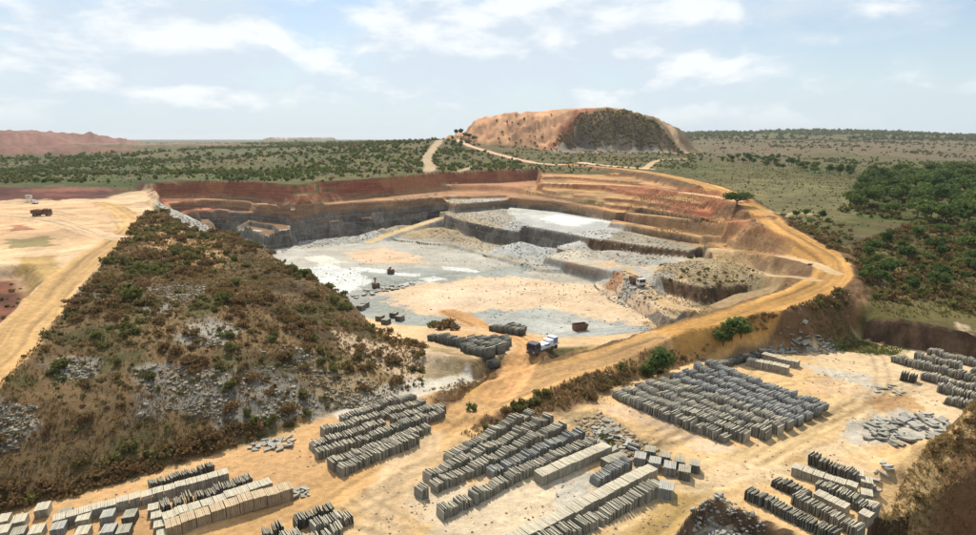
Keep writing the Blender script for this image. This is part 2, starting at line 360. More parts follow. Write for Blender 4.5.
# terraced red cutting at the back left, right terraces
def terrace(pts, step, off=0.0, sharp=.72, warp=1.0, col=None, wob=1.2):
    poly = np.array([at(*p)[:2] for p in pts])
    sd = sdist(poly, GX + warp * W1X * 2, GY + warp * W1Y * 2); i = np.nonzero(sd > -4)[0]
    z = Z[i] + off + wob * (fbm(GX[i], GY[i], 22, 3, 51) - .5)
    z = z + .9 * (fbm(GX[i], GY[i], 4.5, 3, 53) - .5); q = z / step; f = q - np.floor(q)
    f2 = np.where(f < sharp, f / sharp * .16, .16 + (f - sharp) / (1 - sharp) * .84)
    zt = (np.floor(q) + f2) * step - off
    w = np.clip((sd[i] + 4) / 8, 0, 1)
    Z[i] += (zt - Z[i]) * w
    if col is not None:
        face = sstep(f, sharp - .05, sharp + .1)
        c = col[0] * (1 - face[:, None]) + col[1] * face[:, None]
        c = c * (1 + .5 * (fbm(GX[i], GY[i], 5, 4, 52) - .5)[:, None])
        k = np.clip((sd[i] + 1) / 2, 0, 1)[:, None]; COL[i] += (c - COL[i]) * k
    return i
# bench lines of the far wall: a buttress corner on the left, then one long receding face
def wallcut(line, close, lev, w, c, wp=.5):
    region([at(*p)[:2] for p in line] + [at(*p)[:2] for p in close], s=lev, width=w, world=True, col=c, cvar=.3, rock=1, soil=0, cls='quarry_wall', warp=wp)
NC = [(600,300,-5),(400,292,-5),(262,262,-7.5),(200,238,-8.5)]
wallcut([(150,181,20.3),(180,179.5,20.4),(220,180.5,20.5),(255,182.5,20.5),(275,184,20.6),(297,185,20.8),(325,181.5,21),(375,177,21.5),(420,173.5,21.8),(443,172,21.8),(500,169.5,22),(536,167,22)], [(540,190,14),(562,213,3)] + NC + [(165,208,13.5)], (12.3, -.033, 0), 4.2, L(.34,.17,.085), 1.6)
wallcut([(158,190,15),(180,189,15),(215,189.5,15),(250,191,15),(278,195,15),(298,197.5,15),(325,193,15),(375,188.8,14.3),(443,185,13.2),(500,185,12.6),(530,188,12.4),(560,194,11.8),(600,203,10),(616,211,8)], [(640,232,2)] + NC + [(172,214,10)], (8.4, -.008, 0), 3.6, L(.32,.17,.085), 1.2)
wallcut([(172,200,10),(215,199.5,10),(248,201,10),(270,209.5,10),(295,208,10),(325,203,10),(375,199.4,10),(430,196.8,10),(443,198,10)], [(443,226,-7)] + NC + [(180,220,7)], 4.6, 2.4, L(.27,.16,.09), .3)
wallcut([(186,213,4.4),(215,211.5,4.4),(248,213.5,4.4),(268,221.5,4.4),(295,218.5,4.4),(325,213.5,4.4),(375,209.5,4.4),(430,206,4.4),(440,207,4.4)], [(443,226,-7)] + NC + [(188,228,0)], .4, 2.2, BROWN, .0)
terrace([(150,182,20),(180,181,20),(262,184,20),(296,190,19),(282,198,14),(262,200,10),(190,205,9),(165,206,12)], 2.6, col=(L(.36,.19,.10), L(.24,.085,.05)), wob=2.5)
# right: ochre and red terraces above the rock
TR = [(520,185,15),(545,168,22),(640,171,21.5),(700,186,20),(728,200,18.5),(745,210,17),(770,226,14.5),(800,246,12.5),(815,262,11),(770,264,7.5),(720,248,4.5),(690,243,3.5),(650,235,3),(611,227,2.5),(600,212,4),(560,200,8)]
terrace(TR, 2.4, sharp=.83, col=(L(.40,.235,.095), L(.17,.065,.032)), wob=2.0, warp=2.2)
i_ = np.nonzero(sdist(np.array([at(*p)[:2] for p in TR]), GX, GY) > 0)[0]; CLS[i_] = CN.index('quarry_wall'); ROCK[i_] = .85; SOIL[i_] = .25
# ramp from the yard down to the floor, then the sawn floor itself
region([(335,300,-4),(360,330,-2),(425,362,0),(470,372,0),(540,360,0),(560,352,0),(640,345,0),(700,318,-2),(700,300,-4),(560,300,-5),(400,290,-5)], s=RAMP, width=2.5, col=L(.52,.36,.20), cvar=.2, cls='stone_yard', rock=0, warp=1)
FLO = [(196,229),(214,236),(233,239.5),(251,241.5),(268,248),(283,245),(298,242.5),(340,240),(369,237),(405,233),(430,231),(470,240),(545,268),(600,283),(640,300),(668,312),(690,322),(650,338),(600,346),(558,348),(520,338),(450,328),(400,325),(360,316),(325,303),(298,293),(272,280),(246,262)]
region([(246,262),(272,280),(298,293),(325,303),(360,316),(400,325),(470,300),(330,255)], s=FLOOR, width=15, col=SLATE, cls='quarry_floor', rock=0)
DL = [(x_, y_ - 2.6) for x_, y_, _ in [at(*p) for p in [(222,212,4.4),(248,213.5,4.4),(268,221.5,4.4),(295,218.5,4.4),(325,213.5,4.4),(375,209.5,4.4),(430,206,4.4)]]]
zig = [np.array(DL[0]), np.array(DL[1])]            # the sawn face steps in and out in square bays
for a, b in zip(DL[1:-1], DL[2:]):
    a = np.array(a); b = np.array(b); u = (b - a) / np.linalg.norm(b - a); nn = np.array([u[1], -u[0]]); n_ = max(2, int(np.linalg.norm(b - a) / 9))
    for q in range(n_):
        o_ = nn * random.choice([0, 0, 1.6, 2.6, 3.6]); zig += [a + (b - a) * (q / n_ + .002) + o_, a + (b - a) * ((q + 1) / n_ - .002) + o_]
DL = [tuple(p) for p in zig]
FLOW = [tuple(p) for p in world_poly([(214,236)], FLOOR)] + DL + [tuple(p) for p in world_poly(FLO[11:], FLOOR)]
region(FLOW, world=True, s=FLOOR, width=2.0, soil=0, col=SLATE * 1.05, cvar=.16, cls='quarry_floor', rock=1, warp=.12)
# middle bench (rubble level), its low front ledge and the sawn block face
MIDP = [(429,238.6),(476,250.5),(523,263.5),(533,266.5),(545,269),(600,270),(640,287),(668,306),(690,312),(720,300),(700,270),(694,252),(640,240),(612,222,2.6),(560,212,2.6),(512,208,2.6),(430,223,-7),(405,228,-7.5),(400,231,-8),(408,233,-8.5)]
region(MIDP, s=MIDW, width=1.3, col=GREYR * 1.1, cvar=.25, cls='quarry_floor', rock=1, warp=.1)
# upper benches
BLK = [(545,257),(585,265.5),(623,274),(640,287),(668,306),(690,312),(720,300),(700,270),(694,252),(640,243),(600,241),(580,248),(560,252)]
region(BLK, s=MID, width=1.1, col=L(.38,.33,.25), cvar=.2, cls='quarry_floor', rock=.45, warp=.0)
UP1 = (1.2, 0, 0)
region([(453,217.5),(470,222.5),(497,228),(518,231),(524,226),(530,222),(560,214),(508,208.5),(440,211.5)], s=UP1, width=1.9, col=L(.30,.265,.21), cvar=.25, cls='quarry_floor', rock=1, warp=.1, bump=.4, bs=5)
region([(518,224.5),(545,229),(577,235),(600,240),(632,240),(630,228),(613,221.5),(560,212.5),(510,207.5),(506,211),(512,216)], s=2.6, width=1.8, col=L(.40,.40,.36), cvar=.2, cls='quarry_floor', rock=1, warp=.15)
region([(543,218),(557,214.5),(600,220),(613,223),(620,230),(628,236),(600,233),(575,226),(530,222.5)], s=2.6, setz=False, col=WHITE * 1.05, cvar=.08, cw=1.5, warp=.8)
region([(560,217.5),(585,220),(600,224),(585,224.5)], s=2.6, setz=False, col=WHITE * 1.1, cvar=.05, cw=1)
# grey block bench at the back
region([(444,200.8),(456,204),(508,199.8),(505,198.3),(446,200)], s=6.4, width=1.8, col=L(.34,.33,.29), cvar=.2, cls='quarry_floor', rock=1, bump=.5, bs=3)
# bench before the terraces with its dark trench face
region([(590,237.5),(640,244.5),(688,250),(700,247),(720,246),(690,243),(650,236),(612,227.5),(600,232)], s=3.0, width=1.6, col=L(.27,.235,.17), cvar=.25, cls='quarry_floor', rock=1, soil=1, warp=.2)
region([(640,300,0),(660,262,1),(700,250,3.5),(749,252,5),(800,262,9),(815,280,9.6),(790,300,7.5),(720,316,3),(690,320,0)], setz=False, col=L(.34,.235,.12), cvar=.3, fuzz=4, cls='quarry_floor')
# hollow with rubble slope and its dark face
region([(655,277),(700,292),(756,294),(772,284),(760,272),(735,264),(700,258),(668,264)], s=(1.0, 0.01, .008), width=6.0, col=L(.27,.215,.125), cvar=.3, cls='quarry_floor', rock=1, soil=1, warp=.6, bump=.8, bs=6)
region([(640,297),(655,291),(700,304),(752,302),(740,309),(700,318),(670,318)], s=-1.5, width=2.0, col=L(.36,.28,.18), cvar=.3, cls='quarry_floor', rock=1, warp=.4)

# sawn step at the buttress, scree on the left flank of the pit
region([(236,226),(252,226),(268,232.5),(290,229.5),(290,224),(250,220)], s=.4, width=.8, col=BROWN, rock=1, cls='quarry_wall')
region([(238,231),(252,230.5),(269,237.5),(278,236),(272,230),(250,226)], s=-2.2, width=.8, col=BROWN, rock=1, cls='quarry_wall')
SC = [(152,204,13.8),(185,207,10),(204,223,1),(222,241,-8.4),(255,252,-8),(235,258,2),(205,240,10),(178,222,13)]
region([at(*p)[:2] for p in SC], s=planefit(SC), width=3, world=True, col=L(.36,.35,.31), cvar=.35, rock=0, cls='quarry_wall', bump=.5, bs=4)
# floor staining: sand drifts, white sawn slabs, wet grey
def fp(pts, col, fuzz=2.5, amt=.9, s=FLOOR, cvar=.1): region(pts, s=s, setz=False, col=col, fuzz=fuzz, amt=amt, cvar=cvar)
fp([(262,250),(300,245),(370,243),(420,238),(430,240),(480,254),(520,266),(470,272),(420,268),(360,272),(300,275)], L(.40,.37,.31), 4, .8)
fp([(345,252),(380,248),(420,256),(430,263),(380,264),(350,260)], L(.55,.38,.24), 4, .8)
fp([(300,268),(330,265),(360,272),(372,282),(352,292),(318,296),(296,284)], WHITE, 2, .95)
fp([(302,258),(325,255),(345,262),(325,266)], L(.60,.56,.48), 2, .8)
for q in ([(390,272),(420,274),(418,277),(392,275)], [(420,279),(434,276),(448,279),(430,282)], [(352,266),(388,270),(384,273),(350,270)], [(440,266),(480,270),(478,273),(445,270)], [(400,284),(418,281),(424,283),(404,287)]):
    fp(q, WHITE * .98, 1.0, .9)
fp([(380,290),(430,283),(480,277),(560,279),(620,292),(668,305),(690,318),(660,330),(600,325),(560,310),(500,308),(440,318),(400,312)], L(.57,.42,.27), 6, .95)
fp([(400,300),(450,285),(520,282),(560,290),(500,300),(430,312)], L(.58,.44,.31), 4, .8)
fp([(470,322),(500,312),(545,309),(590,317),(625,327),(640,336),(600,346),(555,347),(520,338)], L(.34,.345,.315), 4, .9)
fp([(530,328),(560,322),(580,330),(560,340)], L(.42,.42,.38), 2, .6)
fp([(270,250),(296,246),(310,252),(285,262)], L(.42,.40,.36), 2, .9)
fp([(528,262),(545,270),(600,285),(560,284),(530,274)], L(.40,.36,.29), 3, .8)
fp([(548,256),(572,252),(600,258),(622,272),(585,264)], L(.46,.41,.33), 2, .9, MID)
fp([(590,262),(630,262),(650,268),(640,285),(622,274)], L(.56,.40,.25), 2.5, .9, MID)
fp([(436,228),(455,222),(500,242),(520,262),(480,252),(440,240)], L(.36,.29,.19), 4, .8, MIDW)
fp([(500,246),(520,232),(545,240),(570,246),(600,240),(640,246),(600,256),(560,252),(530,260)], L(.36,.36,.34), 3, .9, MIDW)
# rubble heaps standing on the middle bench
def heap(px, py, s, rx, h, col, ry=None):
    c = at(px, py, s); ry = ry or rx
    d = np.hypot((GX - c[0]) / rx, (GY - c[1]) / ry); i = np.nonzero(d < 1.15)[0]
    k = np.clip(1 - d[i] + .18 * (fbm(GX[i], GY[i], 4, 3, 61) - .5), 0, 1)
    Z[i] = np.maximum(Z[i], c[2] - .3 + h * k ** .8 * (1 + .25 * (fbm(GX[i], GY[i], 2.2, 3, 62) - .5)))
    kk = np.clip(k * 6, 0, 1)[:, None]
    COL[i] += (col * (1 + .5 * (fbm(GX[i], GY[i], 2, 3, 63) - .5))[:, None] - COL[i]) * kk
heap(437, 236, MIDW, 22, 5.2, L(.36,.27,.16), 15); heap(452, 240, MIDW, 16, 3.0, L(.34,.28,.2), 9)
heap(470, 240, MIDW, 15, 2.0, L(.36,.28,.18), 9)
heap(520, 252, MIDW, 15, 5.2, L(.40,.40,.38), 12); heap(545, 252, MIDW, 12, 2.4, L(.38,.38,.36), 10)
heap(588, 247, MID, 12, 3.8, L(.40,.39,.36), 10); heap(615, 256, MID, 14, 2.6, L(.38,.34,.28), 10); heap(650, 262, MID, 14, 2.2, L(.36,.34,.29), 9)
heap(625, 285, (-5.0,0,0), 9, 4.2, L(.34,.33,.30), 11); heap(645, 299, (-5.0,0,0), 9, 3.6, L(.33,.31,.27), 9); heap(616, 288, (-5.,0,0), 4, 1.6, L(.38,.20,.10), 5)
heap(383, 237, (-8.5,0,0), 15, 5.0, L(.33,.32,.29), 12); heap(403, 235, (-8.5,0,0), 18, 6.5, L(.34,.28,.19), 14); heap(368, 240, (-8.5,0,0), 10, 2.0, L(.35,.34,.31), 8)
for k_ in range(9): heap(300 + k_ * 9, 243 - k_ * .7, FLOOR, 5 + random.random() * 3, 1.2 + random.random() * .8, L(.36,.35,.32), 4)
heap(262, 249, FLOOR, 7, 2.4, L(.45,.44,.42), 5); heap(247, 243, FLOOR, 9, 3.0, L(.40,.39,.37), 6)

region([at(*p)[:2] for p in [(790,226,14.6),(850,236,12.5),(905,228,13.2),(1040,235,12.5),(1040,300,7.5),(870,298,8),(852,275,10),(830,245,12.4)]], setz=False, world=True, col=L(.115,.085,.038), cvar=.4, fuzz=9, amt=.85)
region([at(*p)[:2] for p in [(720,184,20),(770,178,20),(850,190,18),(860,215,15),(800,222,15.2),(760,205,18)]], setz=False, world=True, col=L(.145,.125,.05), cvar=.35, fuzz=14, amt=.7)
# right ditch, grassy strip at its foot, near cuts
region([(800,346,0),(830,336,0),(905,348,0),(895,356,0),(850,352,0)], setz=False, col=L(.15,.15,.05), fuzz=2.5)
region([(640,375,0),(700,353,0),(830,338,0),(815,352,0),(750,350,0),(690,362,0)], setz=False, col=L(.26,.17,.08), fuzz=2)
region([(680,545,0),(694,522,0),(712,506,0),(722,507,0),(745,515,0),(770,526,0),(800,539,0),(840,555,0),(840,640,0),(660,640,0)], s=-2.6, width=.9, soil=1, col=GREYR, cvar=.3, rock=1, cls='stone_yard', warp=.3)
# earth bank at the right with the hollow cut beneath it
def wplane(P):
    P = np.array(P); q = np.linalg.solve(np.c_[np.ones(3), P[:, 0], P[:, 1]], P[:, 2]); return (float(q[0]), float(q[1]), float(q[2]))
BK = [(905,468,2),(925,445,5),(950,425,8.5),(985,412,9.5),(1100,420,10),(1200,470,10),(1200,540,10),(1000,520,8),(960,495,6.5),(920,490,3)]
region(np.array([at(*p)[:2] for p in BK]), s=wplane([atd(976,492,66), at(976,416,9.5), at(912,465,2.5)]), width=6, world=True, col=L(.33,.235,.11), cvar=.35, cw=4, cls='spoil_hill', rock=0, bump=.8, bs=5)
region([at(*p)[:2] for p in [(400,352,0),(440,350,0),(475,372,0),(520,378,0),(425,391,0)]], setz=False, world=True, col=L(.38,.27,.14), cvar=.3, fuzz=2)
region([at(*p)[:2] for p in [(545,364,0),(590,345,1),(640,335,2),(690,317,3),(715,314,5),(650,342,4),(600,360,2.4)]], setz=False, world=True, col=L(.36,.25,.10), cvar=.3, fuzz=2)
region(np.array([at(*p)[:2] for p in [(985,430,8),(960,440,8),(930,470,4),(925,500,1),(985,500,2)]]), setz=False, world=True, col=L(.22,.12,.055), cvar=.4, fuzz=2.5)
region([atd(*p)[:2] for p in [(888,500,66.5),(910,500,66.8),(945,500,66.2),(1000,500,65.6),(1160,500,65),(1160,500,35),(930,500,35),(892,500,58)]], world=True, s=-14.0, width=1.8, col=L(.16,.09,.045), cvar=.3, rock=0, cls='spoil_hill', warp=.8)

# ------------------------------------------------------------------ roads
MAINR = [(215,548,0),(330,490,0),(420,441,0),(490,401,.2),(540,379,1),(600,361,2.6),(660,341,4.6),(720,321,6.6),(775,304,8.2),(818,289,9.7),(836,273,10.6),(830,258,11.6),(805,243,13),(778,229,14.5),(766,216,16),(748,204,18),(733,195,19.2),(712,187,20.2),(680,178.5,21),(640,171,21.6),(600,167,22),(565,164.5,22.3)]
road(MAINR[3:], 9.0, 7.5, col=OCHRE, bank=L(.15,.085,.04), tracks=.34)
PM = road(MAINR[:7], 8.0, 0, col=L(.48,.29,.125), tracks=.3, setz=False, fuzz=1.5)
road([(500,395,.2),(522,372,0),(535,355,0),(525,342,-.5),(505,334,-2),(480,325,-4),(450,312,-5)], 6.5, 0, col=L(.52,.29,.12), tracks=.28, setz=False, fuzz=1.2)
road([(836,273,10.6),(810,262,10.2),(780,256,8.6),(749,251,6.2),(715,249,4.5)], 4.0, 3, col=L(.50,.36,.20), bank=None, tracks=.15)
road([(815,280,10),(790,276,9),(770,276,7.5),(752,270,6)], 3.5, 2, col=L(.46,.32,.17), tracks=.15)
road([(738,201,18.5),(710,196,17.2),(680,192,17),(640,186,16.6),(590,184,15.8),(545,183,15.2)], 6, 4, col=L(.50,.34,.17), bank=L(.28,.11,.05), tracks=.12)
road([(765,218,15.6),(735,222,13.2),(700,221,11.5),(660,216,9.5),(630,213,8)], 4, 3, col=L(.42,.27,.12), bank=L(.24,.10,.05), tracks=.12)
road([(700,310,-2),(668,306,-1.0),(650,293,-.6),(638,283,.2),(628,270,0)], 5, 3, col=L(.48,.33,.17), tracks=.15)
road([(370,242,-8.4),(390,234,-6),(415,226,-3.5),(440,218,-2)], 6, 2.5, col=L(.50,.36,.19), tracks=.1)
region([(600,398),(612,388),(650,375),(700,360),(740,358),(768,350),(800,352),(830,372),(850,400),(840,440),(760,460)], 0.0, width=3.2, col=SAND, cvar=.13, cw=1.2, cls='stone_yard', rock=0, bump=.06, bs=4, warp=.4)
LS = [(612,226,2.6),(626,214,8),(660,219,8.5),(700,224,10),(750,226,13),(790,246,11.5),(765,258,8),(720,247,4.6),(650,236,3.2)]
region([at(*p)[:2] for p in LS], setz=False, world=True, col=L(.30,.175,.075), cvar=.4, cw=2, rock=.6, soil=.3)
region([(613,219.5),(650,226),(690,233),(722,240),(722,241.5),(690,235.5),(650,229),(612,222.5)], s=5.3, width=1.6, col=L(.40,.24,.10), cvar=.35, cls='quarry_wall', rock=.6, soil=.3, warp=.8)
for pts, c in (([(658,200,14),(690,202,14.5),(716,210,13),(712,219,11.5),(680,212,11.5)], L(.26,.075,.035)), ([(640,186,16.5),(690,194,16),(660,197,14.5),(610,190,14)], L(.27,.10,.045)), ([(560,188,13),(620,196,11.5),(600,203,9.5),(545,194,11)], L(.30,.19,.085)), ([(730,214,14),(755,224,14),(740,232,11),(715,226,10)], L(.28,.12,.055))):
    region([at(*p)[:2] for p in pts], setz=False, world=True, col=c, cvar=.35, fuzz=4, amt=.85)
# left plateau road down the hillside
road([(-60,420,9),(0,362,11.8),(30,322,12.6),(62,284,13.2),(95,255,13.7),(120,240,14),(131,225,14),(122,210,14),(100,203,14.1)], 8, 2, col=L(.48,.30,.125), tracks=.3)
road([(120,238,14),(100,236,13.9),(60,222,14),(20,216,14),(-30,214,14)], 7, 0, col=L(.54,.38,.23), tracks=.3, setz=False)
road([(128,222,14),(90,220,14),(50,212,14)], 6, 0, col=L(.52,.35,.20), tracks=.3, setz=False)
# tracks over the plain to the mound
def track(pts, w, col): 
    P = chaikin([np.array(atd(*p)) for p in pts]); d, zz, s_, al = polydist(P, GX + W1X * 3, GY + W1Y * 3)
    k = np.clip((w / 2 - d) / 2 + .5, 0, 1)[:, None]; COL[:] += (col - COL) * k; CLS[k[:, 0] > .5] = 5
track([(565,164.5,530),(530,161,570),(505,155,610),(480,147,660),(458,139,715)], 9, L(.58,.36,.24))
track([(428,172,430),(432,165,480),(425,158,540),(432,148,640),(440,142,720)], 9, L(.38,.28,.17))
track([(428,171,420),(460,170,430),(475,164,500),(500,162,540)], 4, L(.40,.30,.18))
track([(645,168,470),(650,161,540),(660,159,590),(685,160,600)], 6, L(.46,.33,.18))
track([(650,169,470),(620,166,500),(580,163,560)], 9, L(.55,.42,.28))
track([(770,214,235),(790,216,250),(812,222,240)], 3, L(.40,.29,.15))
# lanes in the yard
road([(600,560,0),(650,528,0),(700,487,0),(745,462,0),(800,437,0),(850,405,0)], 5.5, 0, col=L(.55,.39,.20), tracks=.22, setz=False, fuzz=1.5, cls=None)
road([(612,560,0),(660,528,0),(705,492,0)], 3.5, 0, col=L(.42,.28,.11), tracks=.3, setz=False, fuzz=1, cls=None)
road([(420,441,0),(400,480,0),(380,530,0)], 6, 0, col=L(.53,.38,.22), tracks=.2, setz=False, fuzz=3, cls=None)
road([(700,487,0),(760,470,0),(850,470,0)], 4, 0, col=L(.56,.42,.25), tracks=.2, setz=False, fuzz=2, cls=None)
# yard stains
for pts, c, f in (([(660,470),(720,452),(760,470),(720,478)], L(.56,.40,.23), 2), ([(860,400),(905,392),(925,408),(885,414)], L(.42,.24,.10), 1.6), ([(800,380),(850,372),(870,395),(840,405)], L(.55,.38,.22), 2.5),
                  ([(780,360),(870,375),(880,392),(840,380)], L(.48,.44,.36), 1.2), ([(850,420),(905,412),(950,420),(945,440),(890,448),(850,440)], L(.45,.42,.36), 2), ([(560,415),(600,405),(640,440),(680,450),(660,466),(600,455),(570,440)], L(.30,.22,.12), 2.2), ([(600,405),(640,425),(690,440),(700,436),(640,405)], L(.50,.36,.24), 1.5),
                  ([(690,445),(720,440),(740,452),(715,462)], L(.52,.40,.28), 2), ([(330,355),(420,350),(450,365),(420,378),(400,384),(345,372)], L(.50,.38,.25), 2), ([(395,386),(440,366),(480,377),(440,386),(420,392)], L(.33,.26,.15), 1.8),
                  ([(405,382),(470,374),(480,380),(340,420),(330,414)], L(.52,.48,.40), 1.2), ([(560,482),(600,470),(590,500),(560,515)], L(.46,.43,.37), 1.6), ([(430,330),(470,322),(520,340),(500,352),(460,345)], L(.50,.30,.14), 2)):
    region(pts, 0.0, setz=False, col=c, fuzz=f, amt=.85)
# soil bands showing in the terraces, mottled grass on the plain
m = np.nonzero((CLS == CN.index('quarry_wall')) & (GX > 20))[0]
bd = fbm(Z[m] * 1.0 + 3 * fbm(GX[m], GY[m], 18, 3, 54), GX[m] * .02, .55, 3, 55) - .5
COL[m] *= (1 + 1.3 * bd)[:, None]; t_ = np.clip(bd * 3.5, 0, 1)[:, None] * .4; COL[m] += (L(.30,.10,.045) - COL[m]) * t_
m = np.nonzero(CLS == 0)[0]
COL[m] *= (1 + .9 * (fbm(GX[m], GY[m], 11, 4, 56, .6) - .5) * np.clip(1.2 - r0[m] / 2500, .3, 1))[:, None]
# wheel tracks crossing the yard and the pit floor
rt = random.Random(3)
iy = np.nonzero(((CLS == CN.index('stone_yard')) | (CLS == CN.index('quarry_floor'))) & (r0 < 230))[0]
for k_ in range(46):
    if k_ < 30: px, py, zz_ = rt.choice([(400,500,0),(480,440,0),(700,480,0),(800,430,0),(850,390,0),(560,500,0),(330,500,0),(740,455,0),(640,440,0)])
    else: px, py, zz_ = rt.choice([(450,300,-5.5),(600,305,-5),(520,290,-6),(420,275,-6.5),(560,335,-5)])
    a = np.array(at(px + rt.uniform(-40, 40), py + rt.uniform(-14, 14), zz_)); t = rt.choice([.6, .55, .75, -.5, .4]) + rt.uniform(-.3, .3); P = [a]
    for q in range(7): t += rt.uniform(-.16, .16); a = a + np.array((cos(t), sin(t), 0)) * 5.5; P.append(a)
    P = chaikin(P, 1); A_ = np.array(P); j = iy[(GX[iy] > A_[:, 0].min() - 3) & (GX[iy] < A_[:, 0].max() + 3) & (GY[iy] > A_[:, 1].min() - 3) & (GY[iy] < A_[:, 1].max() + 3)]
    if not len(j): continue
    d = polydist(P, GX[j], GY[j])[0]; w_ = np.exp(-((d - 1.0) / .38) ** 2) * (.5 + fbm(GX[j], GY[j], 6, 2, 72))
    COL[j] *= (1 + rt.choice([-.22, -.18, .12]) * w_)[:, None]
rnd = (fbm(GX, GY, 1.6, 3, 71) - .5)
near = np.clip(1.3 - r0 / 400, 0, 1)
Z += rnd * .16 * near * (CLS != 5)

# ------------------------------------------------------------------ terrain meshes, one per piece of the setting
def look(x, y):
    """ground level at a place"""
    x = np.atleast_1d(np.asarray(x, float)); y = np.atleast_1d(np.asarray(y, float))
    fr = np.interp(np.hypot(x, y), rings, np.arange(NR)); fa = np.interp(np.arctan2(x, y), angs, np.arange(NA))
    i = np.minimum(fr.astype(int), NR - 2); j = np.minimum(fa.astype(int), NA - 2); u = fr - i; v = fa - j
    Zg = Z.reshape(NR, NA)
    return (Zg[i, j] * (1 - u) * (1 - v) + Zg[i + 1, j] * u * (1 - v) + Zg[i, j + 1] * (1 - u) * v + Zg[i + 1, j + 1] * u * v)
def lookc(x, y):
    fr = np.interp(np.hypot(x, y), rings, np.arange(NR)); fa = np.interp(np.arctan2(x, y), angs, np.arange(NA))
    return np.clip(np.rint(fr), 0, NR - 1).astype(int) * NA + np.clip(np.rint(fa), 0, NA - 1).astype(int)
def gz(x, y): return float(look(x, y)[0])

def mesh_np(name, V, F, cols=None, attr=None, smooth=False):
    """V (n,3); F (m,k) one polygon size"""
    me = bpy.data.meshes.new(name); V = np.asarray(V, np.float32); F = np.asarray(F, np.int32); k = F.shape[1]
    me.vertices.add(len(V)); me.vertices.foreach_set('co', V.ravel())
    me.loops.add(F.size); me.loops.foreach_set('vertex_index', F.ravel())
    me.polygons.add(len(F)); me.polygons.foreach_set('loop_start', np.arange(0, F.size, k, dtype=np.int32))
    if smooth: me.polygons.foreach_set('use_smooth', np.ones(len(F), bool))
    me.update(calc_edges=True)
    if cols is not None:
        a = me.color_attributes.new('Col', 'FLOAT_COLOR', 'POINT')
        c = np.ones((len(V), 4), np.float32); c[:, :3] = cols; a.data.foreach_set('color', c.ravel())
    for n, v in (attr or {}).items():
        a = me.attributes.new(n, 'FLOAT', 'POINT'); a.data.foreach_set('value', np.asarray(v, np.float32))
    return me

# ------------------------------------------------------------------ materials
class MB:
    def __init__(s, name, rough=.9):
        s.m = bpy.data.materials.new(name); s.m.use_nodes = True; s.t = s.m.node_tree; s.t.nodes.clear()
        s.out = s.n('ShaderNodeOutputMaterial'); s.b = s.n('ShaderNodeBsdfPrincipled')
        s.b.inputs['Roughness'].default_value = rough
        s.b.inputs['Specular IOR Level'].default_value = .25
        s.l(s.b.outputs[0], s.out.inputs[0])
    def n(s, t, **k):
        n = s.t.nodes.new(t)
        for a, b in k.items(): setattr(n, a, b)
        return n
    def l(s, a, b): s.t.links.new(a, b)
    def put(s, sock, v):
        if hasattr(v, 'is_output'): s.l(v, sock)
        else: sock.default_value = v
    def math(s, op, a, b=0.0, clamp=False):
        n = s.n('ShaderNodeMath', operation=op, use_clamp=clamp); s.put(n.inputs[0], a); s.put(n.inputs[1], b); return n.outputs[0]
    def noise(s, vec, scale, detail=4, rough=.55, dist=0):
        n = s.n('ShaderNodeTexNoise'); s.l(vec, n.inputs['Vector'])
        n.inputs['Scale'].default_value = scale; n.inputs['Detail'].default_value = detail; n.inputs['Roughness'].default_value = rough; n.inputs['Distortion'].default_value = dist
        return n.outputs['Fac']
    def map(s, v, a, b, c=0.0, d=1.0, smooth=True):
        n = s.n('ShaderNodeMapRange', interpolation_type='SMOOTHSTEP' if smooth else 'LINEAR')
        s.put(n.inputs['Value'], v); n.inputs['From Min'].default_value = a; n.inputs['From Max'].default_value = b; n.inputs['To Min'].default_value = c; n.inputs['To Max'].default_value = d
        return n.outputs[0]
    def mix(s, f, a, b, mode='MIX'):
        n = s.n('ShaderNodeMix', data_type='RGBA', blend_type=mode); s.put(n.inputs[0], f); s.put(n.inputs[6], a); s.put(n.inputs[7], b); return n.outputs[2]
    def scalec(s, c, f):
        n = s.n('ShaderNodeVectorMath', operation='SCALE'); s.put(n.inputs[0], c); s.put(n.inputs['Scale'], f); return n.outputs[0]
    def pos(s): return s.n('ShaderNodeNewGeometry')
    def stretch(s, vec, sc):
        n = s.n('ShaderNodeMapping'); s.l(vec, n.inputs[0]); n.inputs['Scale'].default_value = sc; return n.outputs[0]
    def bump(s, h, dist, strength=1.0):
        n = s.n('ShaderNodeBump'); s.put(n.inputs['Height'], h); n.inputs['Distance'].default_value = dist; n.inputs['Strength'].default_value = strength
        s.l(n.outputs[0], s.b.inputs['Normal'])
    def color(s, c): s.put(s.b.inputs['Base Color'], c)
def col4(c): return (c[0], c[1], c[2], 1)

